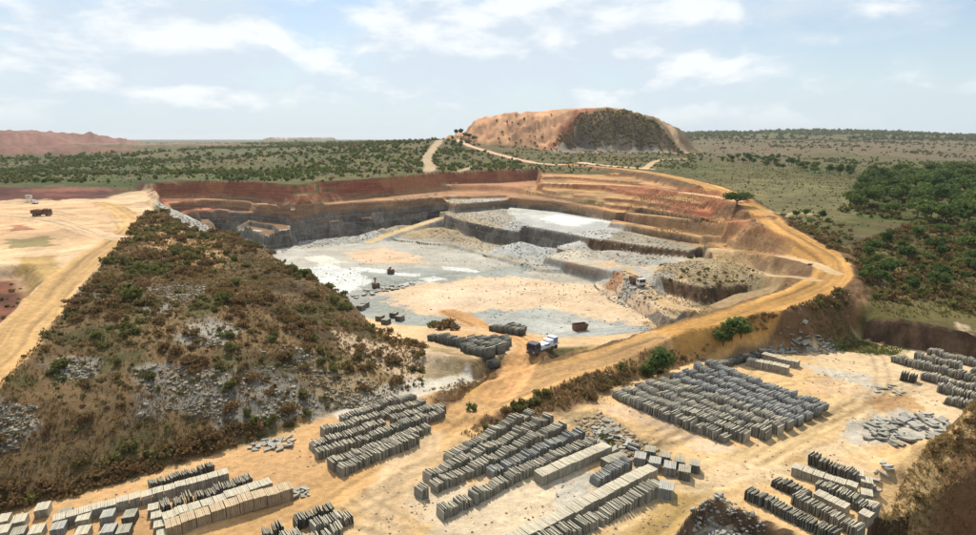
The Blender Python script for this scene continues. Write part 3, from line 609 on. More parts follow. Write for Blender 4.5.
def ground_material(name='ground_cover', saw=False):
    m = MB(name, .95); g = m.pos(); P = g.outputs['Position']
    at_ = m.n('ShaderNodeAttribute', attribute_name='Col'); rk = m.n('ShaderNodeAttribute', attribute_name='rock')
    n1 = m.noise(P, .9, 6, .62); n2 = m.noise(P, .13, 4, .6); n3 = m.noise(P, 3.2, 4, .7); n4 = m.noise(P, .035, 3, .55)
    f = m.math('ADD', m.math('MULTIPLY', n1, .55), m.math('ADD', m.math('MULTIPLY', n2, .35), m.math('MULTIPLY', n3, .22)))
    base = m.scalec(at_.outputs['Color'], m.math('MULTIPLY', m.map(f, .36, .78, .60, 1.40, False), m.map(n4, .3, .7, .90, 1.10, False)))
    spk = m.n('ShaderNodeTexVoronoi'); m.l(P, spk.inputs['Vector']); spk.inputs['Scale'].default_value = 1.1
    base = m.mix(m.math('MULTIPLY', m.map(spk.outputs['Distance'], .10, .22, 1, 0), m.map(n1, .5, .62, 0, .55)), base, m.scalec(at_.outputs['Color'], .55))
    if saw:
        for ang, k in ((.42, 2.6), (1.95, 3.4)):
            mp = m.n('ShaderNodeMapping'); m.l(P, mp.inputs[0]); mp.inputs['Rotation'].default_value = (0, 0, ang)
            w = m.n('ShaderNodeTexWave', wave_type='BANDS', bands_direction='X'); m.l(mp.outputs[0], w.inputs['Vector']); w.inputs['Scale'].default_value = 1 / k * .31; w.inputs['Distortion'].default_value = 1.6; w.inputs['Detail'].default_value = 2
            base = m.mix(m.math('MULTIPLY', m.map(w.outputs['Fac'], .90, .985), m.map(m.noise(P, .045, 2), .48, .62, 0, .30)), base, m.scalec(base, .55))
    # cut faces: red soil over brown weathered rock over grey slate, streaked downwards
    sz = m.n('ShaderNodeSeparateXYZ'); m.l(P, sz.inputs[0])
    wv = m.noise(P, .05, 3); z = m.math('ADD', sz.outputs['Z'], m.math('MULTIPLY', m.math('SUBTRACT', wv, .5), 5.0))
    st = m.noise(m.stretch(P, (.40, .40, .16)), 1.0, 5, .6); st2 = m.noise(m.stretch(P, (.06, .06, 1.2)), 1.0, 4, .6)
    slate = m.mix(m.map(st, .35, .66), (.115, .102, .085, 1), (.175, .16, .138, 1))
    slate = m.mix(m.map(st2, .52, .7, 0, .5), slate, (.19, .12, .07, 1))
    cell = m.n('ShaderNodeTexVoronoi'); m.l(m.stretch(P, (.11, .11, .16)), cell.inputs['Vector']); cell.inputs['Scale'].default_value = 1.0; cs = m.n('ShaderNodeSeparateColor'); m.l(cell.outputs['Color'], cs.inputs[0])
    slate = m.scalec(slate, m.map(cs.outputs[0], 0, 1, .55, 1.45, False))
    ln = m.n('ShaderNodeTexWave', wave_type='BANDS', bands_direction='Z'); m.l(P, ln.inputs['Vector']); ln.inputs['Scale'].default_value = .075; ln.inputs['Distortion'].default_value = .6
    slate = m.mix(m.map(ln.outputs['Fac'], .90, .99, 0, .22), slate, (.33, .31, .27, 1))
    brown = m.mix(m.map(st2, .35, .65), (.17, .095, .055, 1), (.30, .19, .11, 1))
    red = m.mix(m.map(st2, .35, .65), (.19, .062, .035, 1), (.30, .11, .06, 1))
    pt = m.noise(P, .045, 4, .6, .4)
    brown = m.mix(m.map(pt, .45, .62, 0, .75), brown, (.34, .205, .10, 1)); red = m.mix(m.map(pt, .47, .64, 0, .7), red, (.36, .17, .075, 1))
    wall = m.mix(m.map(z, 2.0, 6.5), slate, brown); wall = m.mix(m.map(z, 10.0, 13.5), wall, red)
    sl = m.n('ShaderNodeAttribute', attribute_name='soil')
    wall = m.mix(sl.outputs['Fac'], wall, m.mix(m.map(st, .35, .65), (.07, .042, .025, 1), (.17, .105, .06, 1)))
    nz = m.n('ShaderNodeSeparateXYZ'); m.l(g.outputs['True Normal'], nz.inputs[0])
    steep = m.math('MULTIPLY', m.map(nz.outputs['Z'], .45, .72, 1, 0), rk.outputs['Fac'])
    wall = m.scalec(wall, m.map(n1, .3, .75, .72, 1.25, False))
    m.color(m.mix(steep, base, wall))
    m.bump(m.math('ADD', m.math('MULTIPLY', n1, .65), m.math('MULTIPLY', n3, .35)), .5, .9)
    return m.m
GROUND = ground_material(); SAWN = ground_material('sawn_stone_floor', True)

def build_terrain():
    V = np.c_[GX, GY, Z]
    a = (np.arange(NR - 1)[:, None] * NA + np.arange(NA - 1)[None]).ravel()
    F = np.c_[a, a + 1, a + NA + 1, a + NA][:, ::-1]
    fc = CLS[F[:, 0]]
    # the sheet closes round the drone's foot and behind it
    for ci, n in enumerate(CN):
        f = F[fc == ci]
        if not len(f): continue
        u, inv = np.unique(f, return_inverse=True)
        me = mesh_np(n, V[u], inv.reshape(f.shape), COL[u], {'rock': ROCK[u], 'soil': SOIL[u]})
        o = bpy.data.objects.new(n, me); C.objects.link(o); me.materials.append(SAWN if n == 'quarry_floor' else GROUND); o['kind'] = 'structure'
build_terrain()

# ------------------------------------------------------------------ object helpers
def thing(name, label, cat, loc=(0, 0, 0), rz=0.0, group=None):
    o = bpy.data.objects.new(name, None); C.objects.link(o); o.location = loc; o.rotation_euler = (0, 0, rz)
    o.empty_display_size = .3
    return tag(o, label, cat, group)
def tag(o, label, cat, group=None):
    o['label'] = label; o['category'] = cat
    if group: o['group'] = group
    return o
def link(name, me, mat=None, parent=None, loc=(0, 0, 0), rot=(0, 0, 0), sc=(1, 1, 1)):
    if mat is not None and not me.materials: me.materials.append(mat)
    o = bpy.data.objects.new(name, me); C.objects.link(o); o.location = loc; o.rotation_euler = rot; o.scale = sc
    if parent: o.parent = parent
    return o
def stuff(name, me, mat, label, cat):
    o = link(name, me, mat); o['kind'] = 'stuff'; return tag(o, label, cat)
BOXF = np.array([[0, 3, 2, 1], [4, 5, 6, 7], [0, 1, 5, 4], [1, 2, 6, 5], [2, 3, 7, 6], [3, 0, 4, 7]])
def boxv(cx, cy, cz, sx, sy, sz, taper=0, jit=0, ry=0, rz=0, rx=0):
    v = np.array([[-1, -1, -1], [1, -1, -1], [1, 1, -1], [-1, 1, -1], [-1, -1, 1], [1, -1, 1], [1, 1, 1], [-1, 1, 1]], float) * .5
    v[4:, :2] *= 1 - taper
    v *= (sx, sy, sz)
    if jit: v += (rng.random((8, 3)) - .5) * jit
    for a, (i, j) in ((rx, (1, 2)), (ry, (2, 0)), (rz, (0, 1))):
        if a:
            c, s = cos(a), sin(a); p = v[:, i].copy(); q = v[:, j].copy(); v[:, i] = c * p - s * q; v[:, j] = s * p + c * q
    return v + (cx, cy, cz)
class Bag:
    """collects boxes, prisms and tubes into ONE mesh"""
    def __init__(s): s.v = []; s.f = []; s.n = 0
    def add(s, v, f):
        s.v.append(np.asarray(v, float)); s.f += [tuple(int(i) + s.n for i in q) for q in f]; s.n += len(v); return s
    def box(s, *a, **k): return s.add(boxv(*a, **k), BOXF)
    def cyl(s, p0, p1, r0, r1=None, n=10, cap=True):
        p0 = np.array(p0, float); p1 = np.array(p1, float); r1 = r0 if r1 is None else r1
        d = p1 - p0; d /= np.linalg.norm(d); u = np.cross(d, (0, 0, 1) if abs(d[2]) < .9 else (1, 0, 0)); u /= np.linalg.norm(u); w = np.cross(d, u)
        t = np.linspace(0, 2 * pi, n, endpoint=False); ring = np.cos(t)[:, None] * u + np.sin(t)[:, None] * w
        f = [(i, (i + 1) % n, n + (i + 1) % n, n + i) for i in range(n)]
        if cap: f += [tuple(range(n))[::-1], tuple(range(n, 2 * n))]
        return s.add(np.r_[p0 + ring * r0, p1 + ring * r1], f)
    def prism(s, prof, y0, y1):
        """profile in x,z pulled along y"""
        n = len(prof); v = [(x, y0, z) for x, z in prof] + [(x, y1, z) for x, z in prof]
        return s.add(v, [(i, (i + 1) % n, n + (i + 1) % n, n + i) for i in range(n)] + [tuple(range(n))[::-1], tuple(range(n, 2 * n))])
    def mesh(s, name, bevel=0, smooth=False):
        me = bpy.data.meshes.new(name); me.from_pydata(np.concatenate(s.v).tolist(), [], s.f); me.update()
        if bevel:
            import bmesh
            bm = bmesh.new(); bm.from_mesh(me); bmesh.ops.bevel(bm, geom=bm.edges[:], offset=bevel, segments=1, affect='EDGES'); bm.to_mesh(me); bm.free()
        return me

# ------------------------------------------------------------------ slate
def slate_material(name, a, b, dust, top=.65):
    m = MB(name, .75); g = m.pos(); isl = g.outputs['Random Per Island']; oi = m.n('ShaderNodeObjectInfo')
    n = m.noise(g.outputs['Position'], 1.4, 5, .65); n2 = m.noise(m.stretch(g.outputs['Position'], (1, 1, .25)), 6, 3, .6)
    c = m.mix(m.math('FRACT', m.math('ADD', isl, m.math('MULTIPLY', oi.outputs['Random'], 3.7))), col4(a), col4(b))
    c = m.scalec(c, m.map(m.math('ADD', m.math('MULTIPLY', n, .6), m.math('MULTIPLY', n2, .4)), .3, .7, .62, 1.35, False))
    nz = m.n('ShaderNodeSeparateXYZ'); m.l(g.outputs['True Normal'], nz.inputs[0])
    d = m.math('MULTIPLY', m.map(nz.outputs['Z'], .35, .8), m.map(n, .25, .6, top * .6, top))  # pale dust on upward faces, lightened further in the colour to imitate sunlit tops
    m.color(m.mix(d, c, col4(dust))); m.bump(n2, .03, .6)
    return m.m
M_ROUGH = slate_material('rough_slate', (.16, .155, .13), (.33, .315, .26), (.54, .48, .36), .78)
M_BLUE = slate_material('blue_slate', (.15, .155, .15), (.285, .285, .27), (.46, .44, .38), .7)
M_SAWN = slate_material('sawn_slate', (.24, .225, .18), (.36, .325, .255), (.58, .52, .39), .75)
M_DARK = slate_material('dark_slate', (.07, .07, .062), (.17, .165, .14), (.44, .40, .30), .7)
M_TAN = slate_material('tan_slate', (.27, .215, .14), (.35, .275, .18), (.56, .43, .27))

def bundle_spec(kind, r):
    """slabs of one bundle: (x, y, width y, height, thickness, lean, twist)"""
    S = []
    if kind == 'rough':
        n = r.choice((6, 7, 8, 8)); lean = r.uniform(-.16, .10); hh = r.uniform(1.1, 1.65)
        for i in range(n):
            S.append(((i - (n - 1) / 2) * 1.12 / n + r.uniform(-.03, .03), r.uniform(-.10, .10), r.uniform(1.35, 1.75), hh * r.uniform(.84, 1.06), .082 * r.uniform(.7, 1.3), lean + r.uniform(-.05, .05), r.uniform(-.07, .07)))
    else:
        n = 8; hh = r.uniform(1.22, 1.30); w = r.uniform(1.5, 1.6)
        for i in range(n):
            S.append(((i - (n - 1) / 2) * 1.24 / n, r.uniform(-.02, .02), w * r.uniform(.98, 1.01), hh * r.uniform(.97, 1.01), 1.24 / n - .022, r.uniform(-.012, .012), 0))
    return S
def spec_mesh(name, S):
    b = Bag()
    for x, y, w, h, t, le, tw in S: b.box(x + sin(le) * h / 2, y, h / 2 * cos(le) + .02, t, w, h, jit=.05, ry=le, rz=tw)
    return b.mesh(name)
rr = random.Random(5)
SPEC = {k: [bundle_spec(k, rr) for _ in range(14 if k == 'rough' else 6)] for k in ('rough', 'sawn')}
MATS = {'rough': M_ROUGH, 'blue': M_BLUE, 'sawn': M_SAWN, 'dark': M_DARK, 'tan': M_TAN}
MESHES = {}
def bundle_mesh(kind, v, mat):
    k = (kind, v, mat)
    if k not in MESHES:
        me = spec_mesh('slate_bundle' if kind == 'rough' else 'slate_pallet', SPEC[kind][v]); me.materials.append(MATS[mat]); MESHES[k] = me
    return MESHES[k]
SLABM = {}
def slab_mesh(mat):
    if mat not in SLABM:
        me = Bag().box(0, 0, 0, 1, 1, 1, jit=.035).mesh('slab'); me.materials.append(MATS[mat]); SLABM[mat] = me
    return SLABM[mat]

JOBS = []     # every bundle: (distance, kind, material, x, y, rz, scale, label, group)
def row(p0, p1, kind, mat, label, group, gap=0.06, sc=1.0, z=0.0, drop=.03, wob=.1):
    a = np.array(at(p0[0], p0[1], z)[:2]); b = np.array(at(p1[0], p1[1], z)[:2]); l = np.linalg.norm(b - a); u = (b - a) / l
    pitch = (1.16 if kind == 'rough' else 1.26) * sc + gap; n = max(1, int(l / pitch + .5)); ang = math.atan2(u[1], u[0]); nrm = np.array([-u[1], u[0]])
    sway = rr.uniform(0, 6)
    for i in range(n):
        if rr.random() < drop and n > 3: continue
        q = a + u * pitch * (i + .5) + nrm * (rr.uniform(-wob, wob) + .25 * sin(i * .35 + sway) * (kind == 'rough'))
        s = sc * (rr.uniform(.91, 1.07) if kind == 'rough' else rr.uniform(.985, 1.015))
        JOBS.append((float(np.hypot(*q)), kind, mat, q[0], q[1], ang + (pi if rr.random() < .5 else 0) + rr.uniform(-.05, .05) * (kind == 'rough'), s, label, group))
def single(px, py, mat, label, group, ang=.3, sc=1.0, kind='sawn', z=0.0):
    q = at(px, py, z); JOBS.append((math.hypot(q[0], q[1]), kind, mat, q[0], q[1], ang, (sc, sc * .78), label, group))

# yard below the spoil hill, left
gA = 'slate stored in the yard below the overgrown spoil hill'
row((166,536),(291,496), 'sawn', 'tan', 'pallet of tan sawn slate in the row along the dirt lane below the spoil hill', gA, gap=.03, sc=1.25, drop=0)
row((163,526),(275,488), 'sawn', 'sawn', 'pallet of cream sawn slate in the row just behind the tan row', gA, gap=.03, sc=1.1, drop=0)
row((161,513),(257,482), 'rough', 'dark', 'bundle of dark rough slate standing on edge between two cream pallet rows', gA, drop=0)
row((54,527),(228,479), 'sawn', 'sawn', 'pallet of cream sawn slate in the long row nearest the spoil hill', gA, gap=.03, drop=0)
row((150,491),(214,468), 'rough', 'dark', 'bundle of dark rough slate at the foot of the spoil hill', gA, drop=.0, sc=.8)
for i, (px, py) in enumerate([(154,513),(157,521),(160,530),(163,539)]):
    single(px, py, 'sawn', 'pallet of grey sawn slate in the short file at the end of the cream rows', gA, .45, .95)
for px, py, m_, a_ in [(131,521,'dark',.25),(109,521,'blue',.3),(110,536,'blue',.25),(85,524,'sawn',.35),(84,538,'sawn',.3),(60,533,'blue',.35),(44,514,'sawn',.4),(21,526,'sawn',.42),(4,526,'sawn',.42),(38,537,'sawn',.35),(4,537,'sawn',.4),(20,538,'dark',.4),(66,520,'dark',.4),(125,537,'dark',.3)]:
    single(px, py, m_, {'dark': 'single dark slate pallet standing apart left of the cream rows', 'blue': 'single blue-grey slate pallet standing apart left of the cream rows', 'sawn': 'single pale slate pallet standing apart left of the cream rows'}[m_], gA, a_, 1.15)
gH = 'slate rows at the turn of the dirt lane'
for i, (p, q) in enumerate([((262,541),(335,514)), ((280,547),(347,521)), ((300,552),(356,531))]):
    row(p, q, 'rough', 'rough' if i else 'dark', 'bundle of rough slate in the small cluster on the yard side of the haul road', gH)
# rows beside the haul road, below the hill's end
gB = 'slate rows between the haul road and the end of the spoil hill'
for i, (p, q) in enumerate([((339,476),(415,443)), ((329,470),(430,431)), ((316,459),(447,416)), ((310,450),(443,410)), ((322,436),(428,405)), ((341,424),(416,398))]):
    row(p, q, 'rough', 'rough', 'bundle of rough grey slate under the hill, %s row from the haul road' % ('first', 'second', 'third', 'fourth', 'fifth', 'last')[i], gB)
# middle block
gC = 'slate rows in the middle of the yard'
row((438,517),(592,445), 'rough', 'rough', 'bundle of rough grey-green slate in the longest row of the middle block', gC, drop=0)
row((488,477),(580,438), 'rough', 'blue', 'bundle of blue-grey slate in the one bluish row of the middle block', gC, drop=0)
row((419,499),(565,429), 'rough', 'rough', 'bundle of rough grey-green slate in the row behind the bluish one', gC)
row((427,483),(550,422), 'rough', 'rough', 'bundle of rough grey-green slate in the middle block, second row from haul road', gC)
row((446,462),(532,416), 'rough', 'rough', 'bundle of rough grey-green slate in the middle block row nearest the haul road', gC)
row((538,483),(605,454), 'sawn', 'sawn', 'pallet of smooth beige slate in the neat row before the middle block', gC, gap=.03, drop=0, sc=1.15)
gD = 'slate rows along the yard lane'
row((522,558),(658,493), 'rough', 'rough', 'bundle of rough grey slate in the row edging the yard lane', gD, drop=0, sc=1.1)
row((505,553),(650,476), 'sawn', 'sawn', 'pallet of smooth grey slate in the long flat-topped row beside the yard lane', gD, gap=.03, drop=0, sc=1.12)
row((593,485),(632,466), 'rough', 'blue', 'bundle of blue-grey slate in the short row beside the flat-topped row', gD, drop=0)
row((604,469),(624,461), 'sawn', 'dark', 'dark slate pallet at the end of the short blue-grey row', gD, drop=0)
for i in range(4):
    t = i / 3
    single(640 + 44 * t, 463 + 15 * t, 'blue' if i < 3 else 'dark', 'slate pallet with pale top in the front file before the big slate field', 'pallets standing before the big slate field', -.35, 1.3)
    single(650 + 44 * t, 456 + 15 * t, 'dark', 'dark slate pallet in the rear file before the big slate field', 'pallets standing before the big slate field', -.35, 1.2)
single(666, 495, 'blue', 'lone slate pallet with pale top beside the yard lane', 'pallets standing before the big slate field', -.35, 1.45)
# big field
gE = 'slate rows of the big field below the road bank'
for i in range(9):
    t = i / 8
    p = (614 + 92 * t, 396 - 30 * t + 2 * sin(t * 3)); q = (730 + 92 * t + 18 * sin(t * 3.1), 445 - 33 * t + 3.5 * sin(t * 3.1))
    row(p, q, 'rough', 'blue' if i >= 5 else 'rough', 'bundle of %s slate in the big field, %s row from the middle block' % ('blue-grey' if i >= 5 else 'grey', ('first', 'second', 'third', 'fourth', 'fifth', 'sixth', 'seventh', 'eighth', 'last')[i]), gE, sc=1.12, drop=.01)
row((747,365),(790,374), 'sawn', 'sawn', 'pallet of pale slate in the lower of two short rows beside the road bank', 'short slate rows beside the road bank', gap=.03, drop=0, sc=1.2)
row((762,359),(795,367), 'sawn', 'sawn', 'pallet of pale slate in the upper of two short rows beside the road bank', 'short slate rows beside the road bank', gap=.03, drop=0, sc=1.1)
row((722,368),(768,354), 'rough', 'dark', 'bundle of dark slate in the line running along the foot of the road bank', 'short slate rows beside the road bank', drop=0)
# right front block
gF = 'slate rows beside the earth bank'
row((747,497),(840,545), 'rough', 'dark', 'bundle of dark rough slate in the row next to the cut at the yard edge', gF, drop=0)
row((792,502),(880,548), 'rough', 'rough', 'bundle of rough slate in the second row from the cut at the yard edge', gF, drop=0)
row((774,483),(806,499), 'rough', 'dark', 'bundle of dark rough slate at the lane end of the block beside the earth bank', gF, drop=0)
row((804,495),(905,541), 'sawn', 'sawn', 'pallet of pale sawn slate in the middle of the block beside the earth bank', gF, gap=.05, drop=.05)
row((815,490),(895,524), 'rough', 'rough', 'bundle of rough slate between two sawn rows by the earth bank', gF)
row((792,473),(862,496), 'sawn', 'sawn', 'pallet of pale sawn slate in the neat row beside the earth bank', gF, gap=.03, drop=0)
row((810,463),(856,481), 'rough', 'dark', 'bundle of dark rough slate in the row farthest from the cut at the yard edge', gF, drop=0)
for px, py in [(857,479),(866,484),(866,497),(872,507),(884,516)]: single(px, py, 'sawn', 'single pale slate pallet at the foot of the earth bank', gF, -.5, 1.1)
# right rear block
gG = 'slate rows under the ditch wall'
for p, q, m_, l_ in [((893,361),(985,386),'rough','bundle of rough slate in the front row under the ditch wall'), ((908,357),(985,377),'rough','bundle of rough slate in the middle row under the ditch wall'), ((928,354),(985,369),'rough','bundle of rough slate in the rear row under the ditch wall'),
                     ((899,379),(912,382),'dark','dark slate bundle standing apart from the rows under the ditch wall'), ((922,379),(985,396),'rough','bundle of rough slate in the thin row before the ditch wall rows'), ((936,391),(985,404),'rough','bundle of rough slate in the row nearest the broken slate patch'), ((944,402),(985,413),'rough','bundle of rough slate in the row end by the earth bank')]:
    row(p, q, 'rough', m_, l_, gG, sc=1.1)
# edge of the pit
gI = 'dark slate blocks at the edge of the pit'
for p, q in [((429,340),(463,351)), ((462,357),(497,372)), ((466,350),(504,365)), ((472,344),(509,358)), ((486,342),(512,351))]:
    row(p, q, 'rough', 'dark', 'bundle of dark slate in the cluster where the lane drops into the pit', gI, sc=1.4, gap=.25, drop=.1, wob=.5)
for p, q in [((492,333),(522,341)), ((505,330),(524,336))]:
    row(p, q, 'rough', 'dark', 'bundle of dark slate in the pile on the edge of the pit floor', gI, sc=1.35, gap=.1, drop=0, z=-2.5)
for px, py, z_ in [(365,306,-5),(361,309,-5),(386,321,-4),(380,317,-4),(400,318,-4.2),(394,315,-4.4)]: single(px, py, 'dark', 'dark slate block at the foot of the spoil hill beside the pit floor', gI, -.35, 1.5, z=z_)

JOBS.sort(key=lambda j: j[0])
count = {'rough': 0, 'sawn': 0}; rest_v = []; rest_f = []; rest_n = 0; REST = {}
for k, (d, kind, mat, x, y, rz, s, lab, grp) in enumerate(JOBS):
    s, sz = s if isinstance(s, tuple) else (s, s)
    z = gz(x, y) - .03; v = rr.randrange(len(SPEC[kind])); nm = 'slate_bundle' if kind == 'rough' else 'slate_pallet'
    count[kind] += 1
    if count[kind] > 300:
        REST.setdefault(mat, []).append((kind, v, x, y, z, rz, (s, s, sz))); continue
    if d < 86:
        o = thing(nm, lab, 'slate stack', (x, y, z), rz, grp); o.scale = (s, s, sz)
        for (sx, sy, w, h, t, le, tw) in SPEC[kind][v]:
            link('slab', slab_mesh(mat), None, o, (sx + sin(le) * h / 2, sy, h / 2 * cos(le) + .02), (0, le, tw), (t, w, h))
    else:
        o = link(nm, bundle_mesh(kind, v, mat), None, None, (x, y, z), (0, 0, rz), (s, s, sz)); tag(o, lab, 'slate stack', grp)
if REST:
    V = []; F = []; MI = []; n = 0; mats = list(REST)
    for mi, m_ in enumerate(mats):
        for kind, v, x, y, z, rz, s in REST[m_]:
            me = bundle_mesh(kind, v, m_); co = np.empty(len(me.vertices) * 3); me.vertices.foreach_get('co', co); co = co.reshape(-1, 3) * np.array(s)
            c_, s_ = cos(rz), sin(rz); V.append(np.c_[co[:, 0] * c_ - co[:, 1] * s_ + x, co[:, 0] * s_ + co[:, 1] * c_ + y, co[:, 2] + z])
            f = (np.arange(len(co) // 8)[:, None, None] * 8 + BOXF[None]).reshape(-1, 4); F.append(f + n); MI += [mi] * len(f); n += len(co)
    me = mesh_np('slate_stacking', np.concatenate(V), np.concatenate(F))
    for m_ in mats: me.materials.append(MATS[m_])
    me.polygons.foreach_set('material_index', np.array(MI, np.int32))
    o = link('slate_stacking', me); o['kind'] = 'stuff'; tag(o, 'remaining rows of rough grey slate farther back in the yard', 'slate stack')
print('slate', count, len(JOBS))

# ------------------------------------------------------------------ plants
def leaf_material(name, a, b, dry=None):
    m = MB(name, .8); g = m.pos(); oi = m.n('ShaderNodeObjectInfo')
    f = m.math('ADD', m.math('MULTIPLY', g.outputs['Random Per Island'], .75), m.math('MULTIPLY', oi.outputs['Random'], .35), True)
    c = m.mix(f, col4(a), col4(b))
    if dry is not None: c = m.mix(m.map(m.noise(g.outputs['Position'], .12, 2), .5, .68, 0, .75), c, col4(dry))
    m.color(c); m.b.inputs['Specular IOR Level'].default_value = .1
    tr = m.n('ShaderNodeBsdfTranslucent'); m.l(m.scalec(c, 1.2), tr.inputs[0]); mx = m.n('ShaderNodeMixShader'); mx.inputs[0].default_value = .38
    m.l(m.b.outputs[0], mx.inputs[1]); m.l(tr.outputs[0], mx.inputs[2]); m.l(mx.outputs[0], m.out.inputs[0])
    return m.m
M_LEAF = leaf_material('tree_leaves', (.06, .095, .025), (.145, .195, .055))
M_LEAFD = leaf_material('dark_tree_leaves', (.036, .068, .02), (.095, .145, .04))
M_BUSH = leaf_material('bush_leaves', (.08, .088, .025), (.18, .175, .055), (.18, .125, .052))
M_DRY = leaf_material('dry_scrub', (.12, .075, .034), (.235, .15, .068), (.18, .15, .055))
M_GRASS = leaf_material('dry_grass', (.13, .08, .034), (.27, .17, .07), (.14, .125, .045))
M_FAR = leaf_material('savanna_leaves', (.055, .085, .02), (.13, .165, .045), (.13, .12, .04))
M_STRAW = leaf_material('straw', (.24, .165, .07), (.42, .30, .14), (.25, .21, .085))
M_SPIKY = leaf_material('light_bush_leaves', (.10, .14, .045), (.20, .24, .09))
def bark():
    m = MB('bark', .9); g = m.pos(); n = m.noise(m.stretch(g.outputs['Position'], (6, 6, 1)), 1.5, 4)
    m.color(m.mix(n, (.06, .042, .028, 1), (.17, .125, .085, 1))); m.bump(n, .03); return m.m
M_BARK = bark()
def leaf_tris(cent, size, r):
    """one bent leaf clump (two triangles) at each centre"""
    n = len(cent); d = r.normal(size=(n, 3)); d /= np.linalg.norm(d, axis=1)[:, None]; d[:, 2] = np.abs(d[:, 2]) * .6 + .2
    u = np.cross(d, r.normal(size=(n, 3))); u /= np.linalg.norm(u, axis=1)[:, None]; w = np.cross(d, u); w /= np.linalg.norm(w, axis=1)[:, None]
    s = size * r.uniform(.6, 1.4, n)[:, None]
    a = cent - u * s * .5; b = cent + w * s * .45 + d * s * .15; c = cent + u * s * .55; e = cent - w * s * .45 - d * s * .1
    V = np.stack([a, b, c, e], 1).reshape(-1, 3); i = np.arange(n)[:, None] * 4
    return V, np.concatenate([i + [0, 1, 2], i + [0, 2, 3]])
def crown(seed, n, rx, rz, lobes, size, z0, flat=.0):
    r = np.random.default_rng(seed); cs = []
    L_ = []
    for k in range(lobes):
        a = r.uniform(0, 2 * pi); q = rx * .62 * math.sqrt(r.uniform(0, 1)); L_.append((q * cos(a), q * sin(a), r.uniform(-.35, .5) * rz * (1 - q / rx * .5), r.uniform(.32, .58) * rx))
    for k in range(n):
        l = L_[r.integers(lobes)]; d = r.normal(size=3); d /= np.linalg.norm(d); rad = l[3] * r.uniform(.45, 1.06)
        p = np.array(l[:3]) + d * rad * (1, 1, rz / rx)
        if p[2] < -rz * (.55 - flat) : p[2] = -rz * (.55 - flat) + r.uniform(0, .3)
        cs.append(p)
    V, F = leaf_tris(np.array(cs) + (0, 0, z0), size, r)
    return mesh_np('crown', V, F)
def trunk(seed, h, r0, spread, nb=4):
    r = random.Random(seed); b = Bag(); top = (r.uniform(-.3, .3), r.uniform(-.3, .3), h * .62)
    b.cyl((0, 0, -.4), top, r0, r0 * .65, 7)
    for k in range(nb):
        a = 2 * pi * k / nb + r.uniform(-.4, .4); e = (top[0] + cos(a) * spread, top[1] + sin(a) * spread, h * r.uniform(.9, 1.15))
        b.cyl((top[0] * .8, top[1] * .8, top[2] * .85), e, r0 * .5, r0 * .2, 5)
    return b.mesh('trunk')
TREES = []
for k in range(7):
    h = (5.0, 6.0, 4.4, 6.8, 5.4, 4.8, 6.2)[k]; rx = (3.2, 3.4, 3.0, 3.2, 3.9, 2.6, 2.9)[k]
    TREES.append((crown(100 + k, 620, rx, h * .42, 8, .62, h * .68), trunk(200 + k, h * .66, .2, rx * .45), h))
for k, t in enumerate(TREES): t[0].materials.append(M_LEAF if k % 3 else M_LEAFD); t[1].materials.append(M_BARK)
BIGT = (crown(150, 2600, 6.2, 2.6, 16, .5, 4.4, .12), trunk(250, 4.6, .34, 3.4, 6)); BIGT[0].materials.append(M_LEAFD); BIGT[1].materials.append(M_BARK)
def shrub_mesh(seed, n, rx, rz, size, mat, name='shrub'):
    me = crown(seed, n, rx, rz, 5, size, rz * .55); me.name = name; me.materials.append(mat); return me
SH_G = [shrub_mesh(300 + k, 240, 1.0, .85, .26, M_BUSH) for k in range(6)]
SH_D = [shrub_mesh(320 + k, 230, 1.05, .7, .24, M_DRY) for k in range(6)]
SH_L = [shrub_mesh(340 + k, 300, .9, 1.0, .26, M_SPIKY) for k in range(3)]
LOW_G = [shrub_mesh(360 + k, 84, 1.0, .85, .40, M_BUSH) for k in range(6)]; LOW_D = [shrub_mesh(380 + k, 84, 1.05, .7, .36, M_DRY) for k in range(6)]
def put_tree(x, y, label, group, k=None, sc=1.0, z=None, name='tree'):
    k = rr.randrange(len(TREES)) if k is None else k
    o = thing(name, label, 'tree', (x, y, (gz(x, y) if z is None else z) - .1), rr.uniform(0, 6.28), group); s = sc * rr.uniform(.85, 1.15); o.scale = (s, s, s * rr.uniform(.9, 1.1))
    link('trunk', TREES[k][1], None, o); link('crown', TREES[k][0], None, o); return o
def put_shrub(x, y, me, label, group, s, name='shrub', cat='shrub'):
    o = link(name, me, None, None, (x, y, gz(x, y) - .08 * s), (0, 0, rr.uniform(0, 6.28)), (s, s, s * rr.uniform(.8, 1.2))); return tag(o, label, cat, group)
def inside(poly, n, mind=0.0, dens=None, tries=12):
    """scatter n places in a world polygon"""
    poly = np.array(poly); lo = poly.min(0); hi = poly.max(0); out = []; grid = {}
    m = n * tries; P = lo + rng.random((m, 2)) * (hi - lo); ok = sdist(poly, P[:, 0], P[:, 1]) > 0
    if dens is not None: ok &= rng.random(m) < dens(P[:, 0], P[:, 1])
    for x, y in P[ok]:
        if len(out) >= n: break
        if mind:
            c = (int(x // mind), int(y // mind))
            if any((x - a) ** 2 + (y - b) ** 2 < mind * mind for i in (-1, 0, 1) for j in (-1, 0, 1) for a, b in grid.get((c[0] + i, c[1] + j), ())): continue
            grid.setdefault(c, []).append((x, y))
        out.append((x, y))
    return out
def wp(pts): return [at(*p)[:2] for p in pts]
def no_road(x, y): return (CLS[lookc(x, y)] != 5) * 1.0

# the lone dark tree where the haul road bends
x, y, _ = at(737, 206, 17.6)
o = thing('tree', 'broad dark green tree standing alone where the haul road bends', 'tree', (x, y, gz(x, y) - .1)); link('trunk', BIGT[1], None, o); link('crown', BIGT[0], None, o)
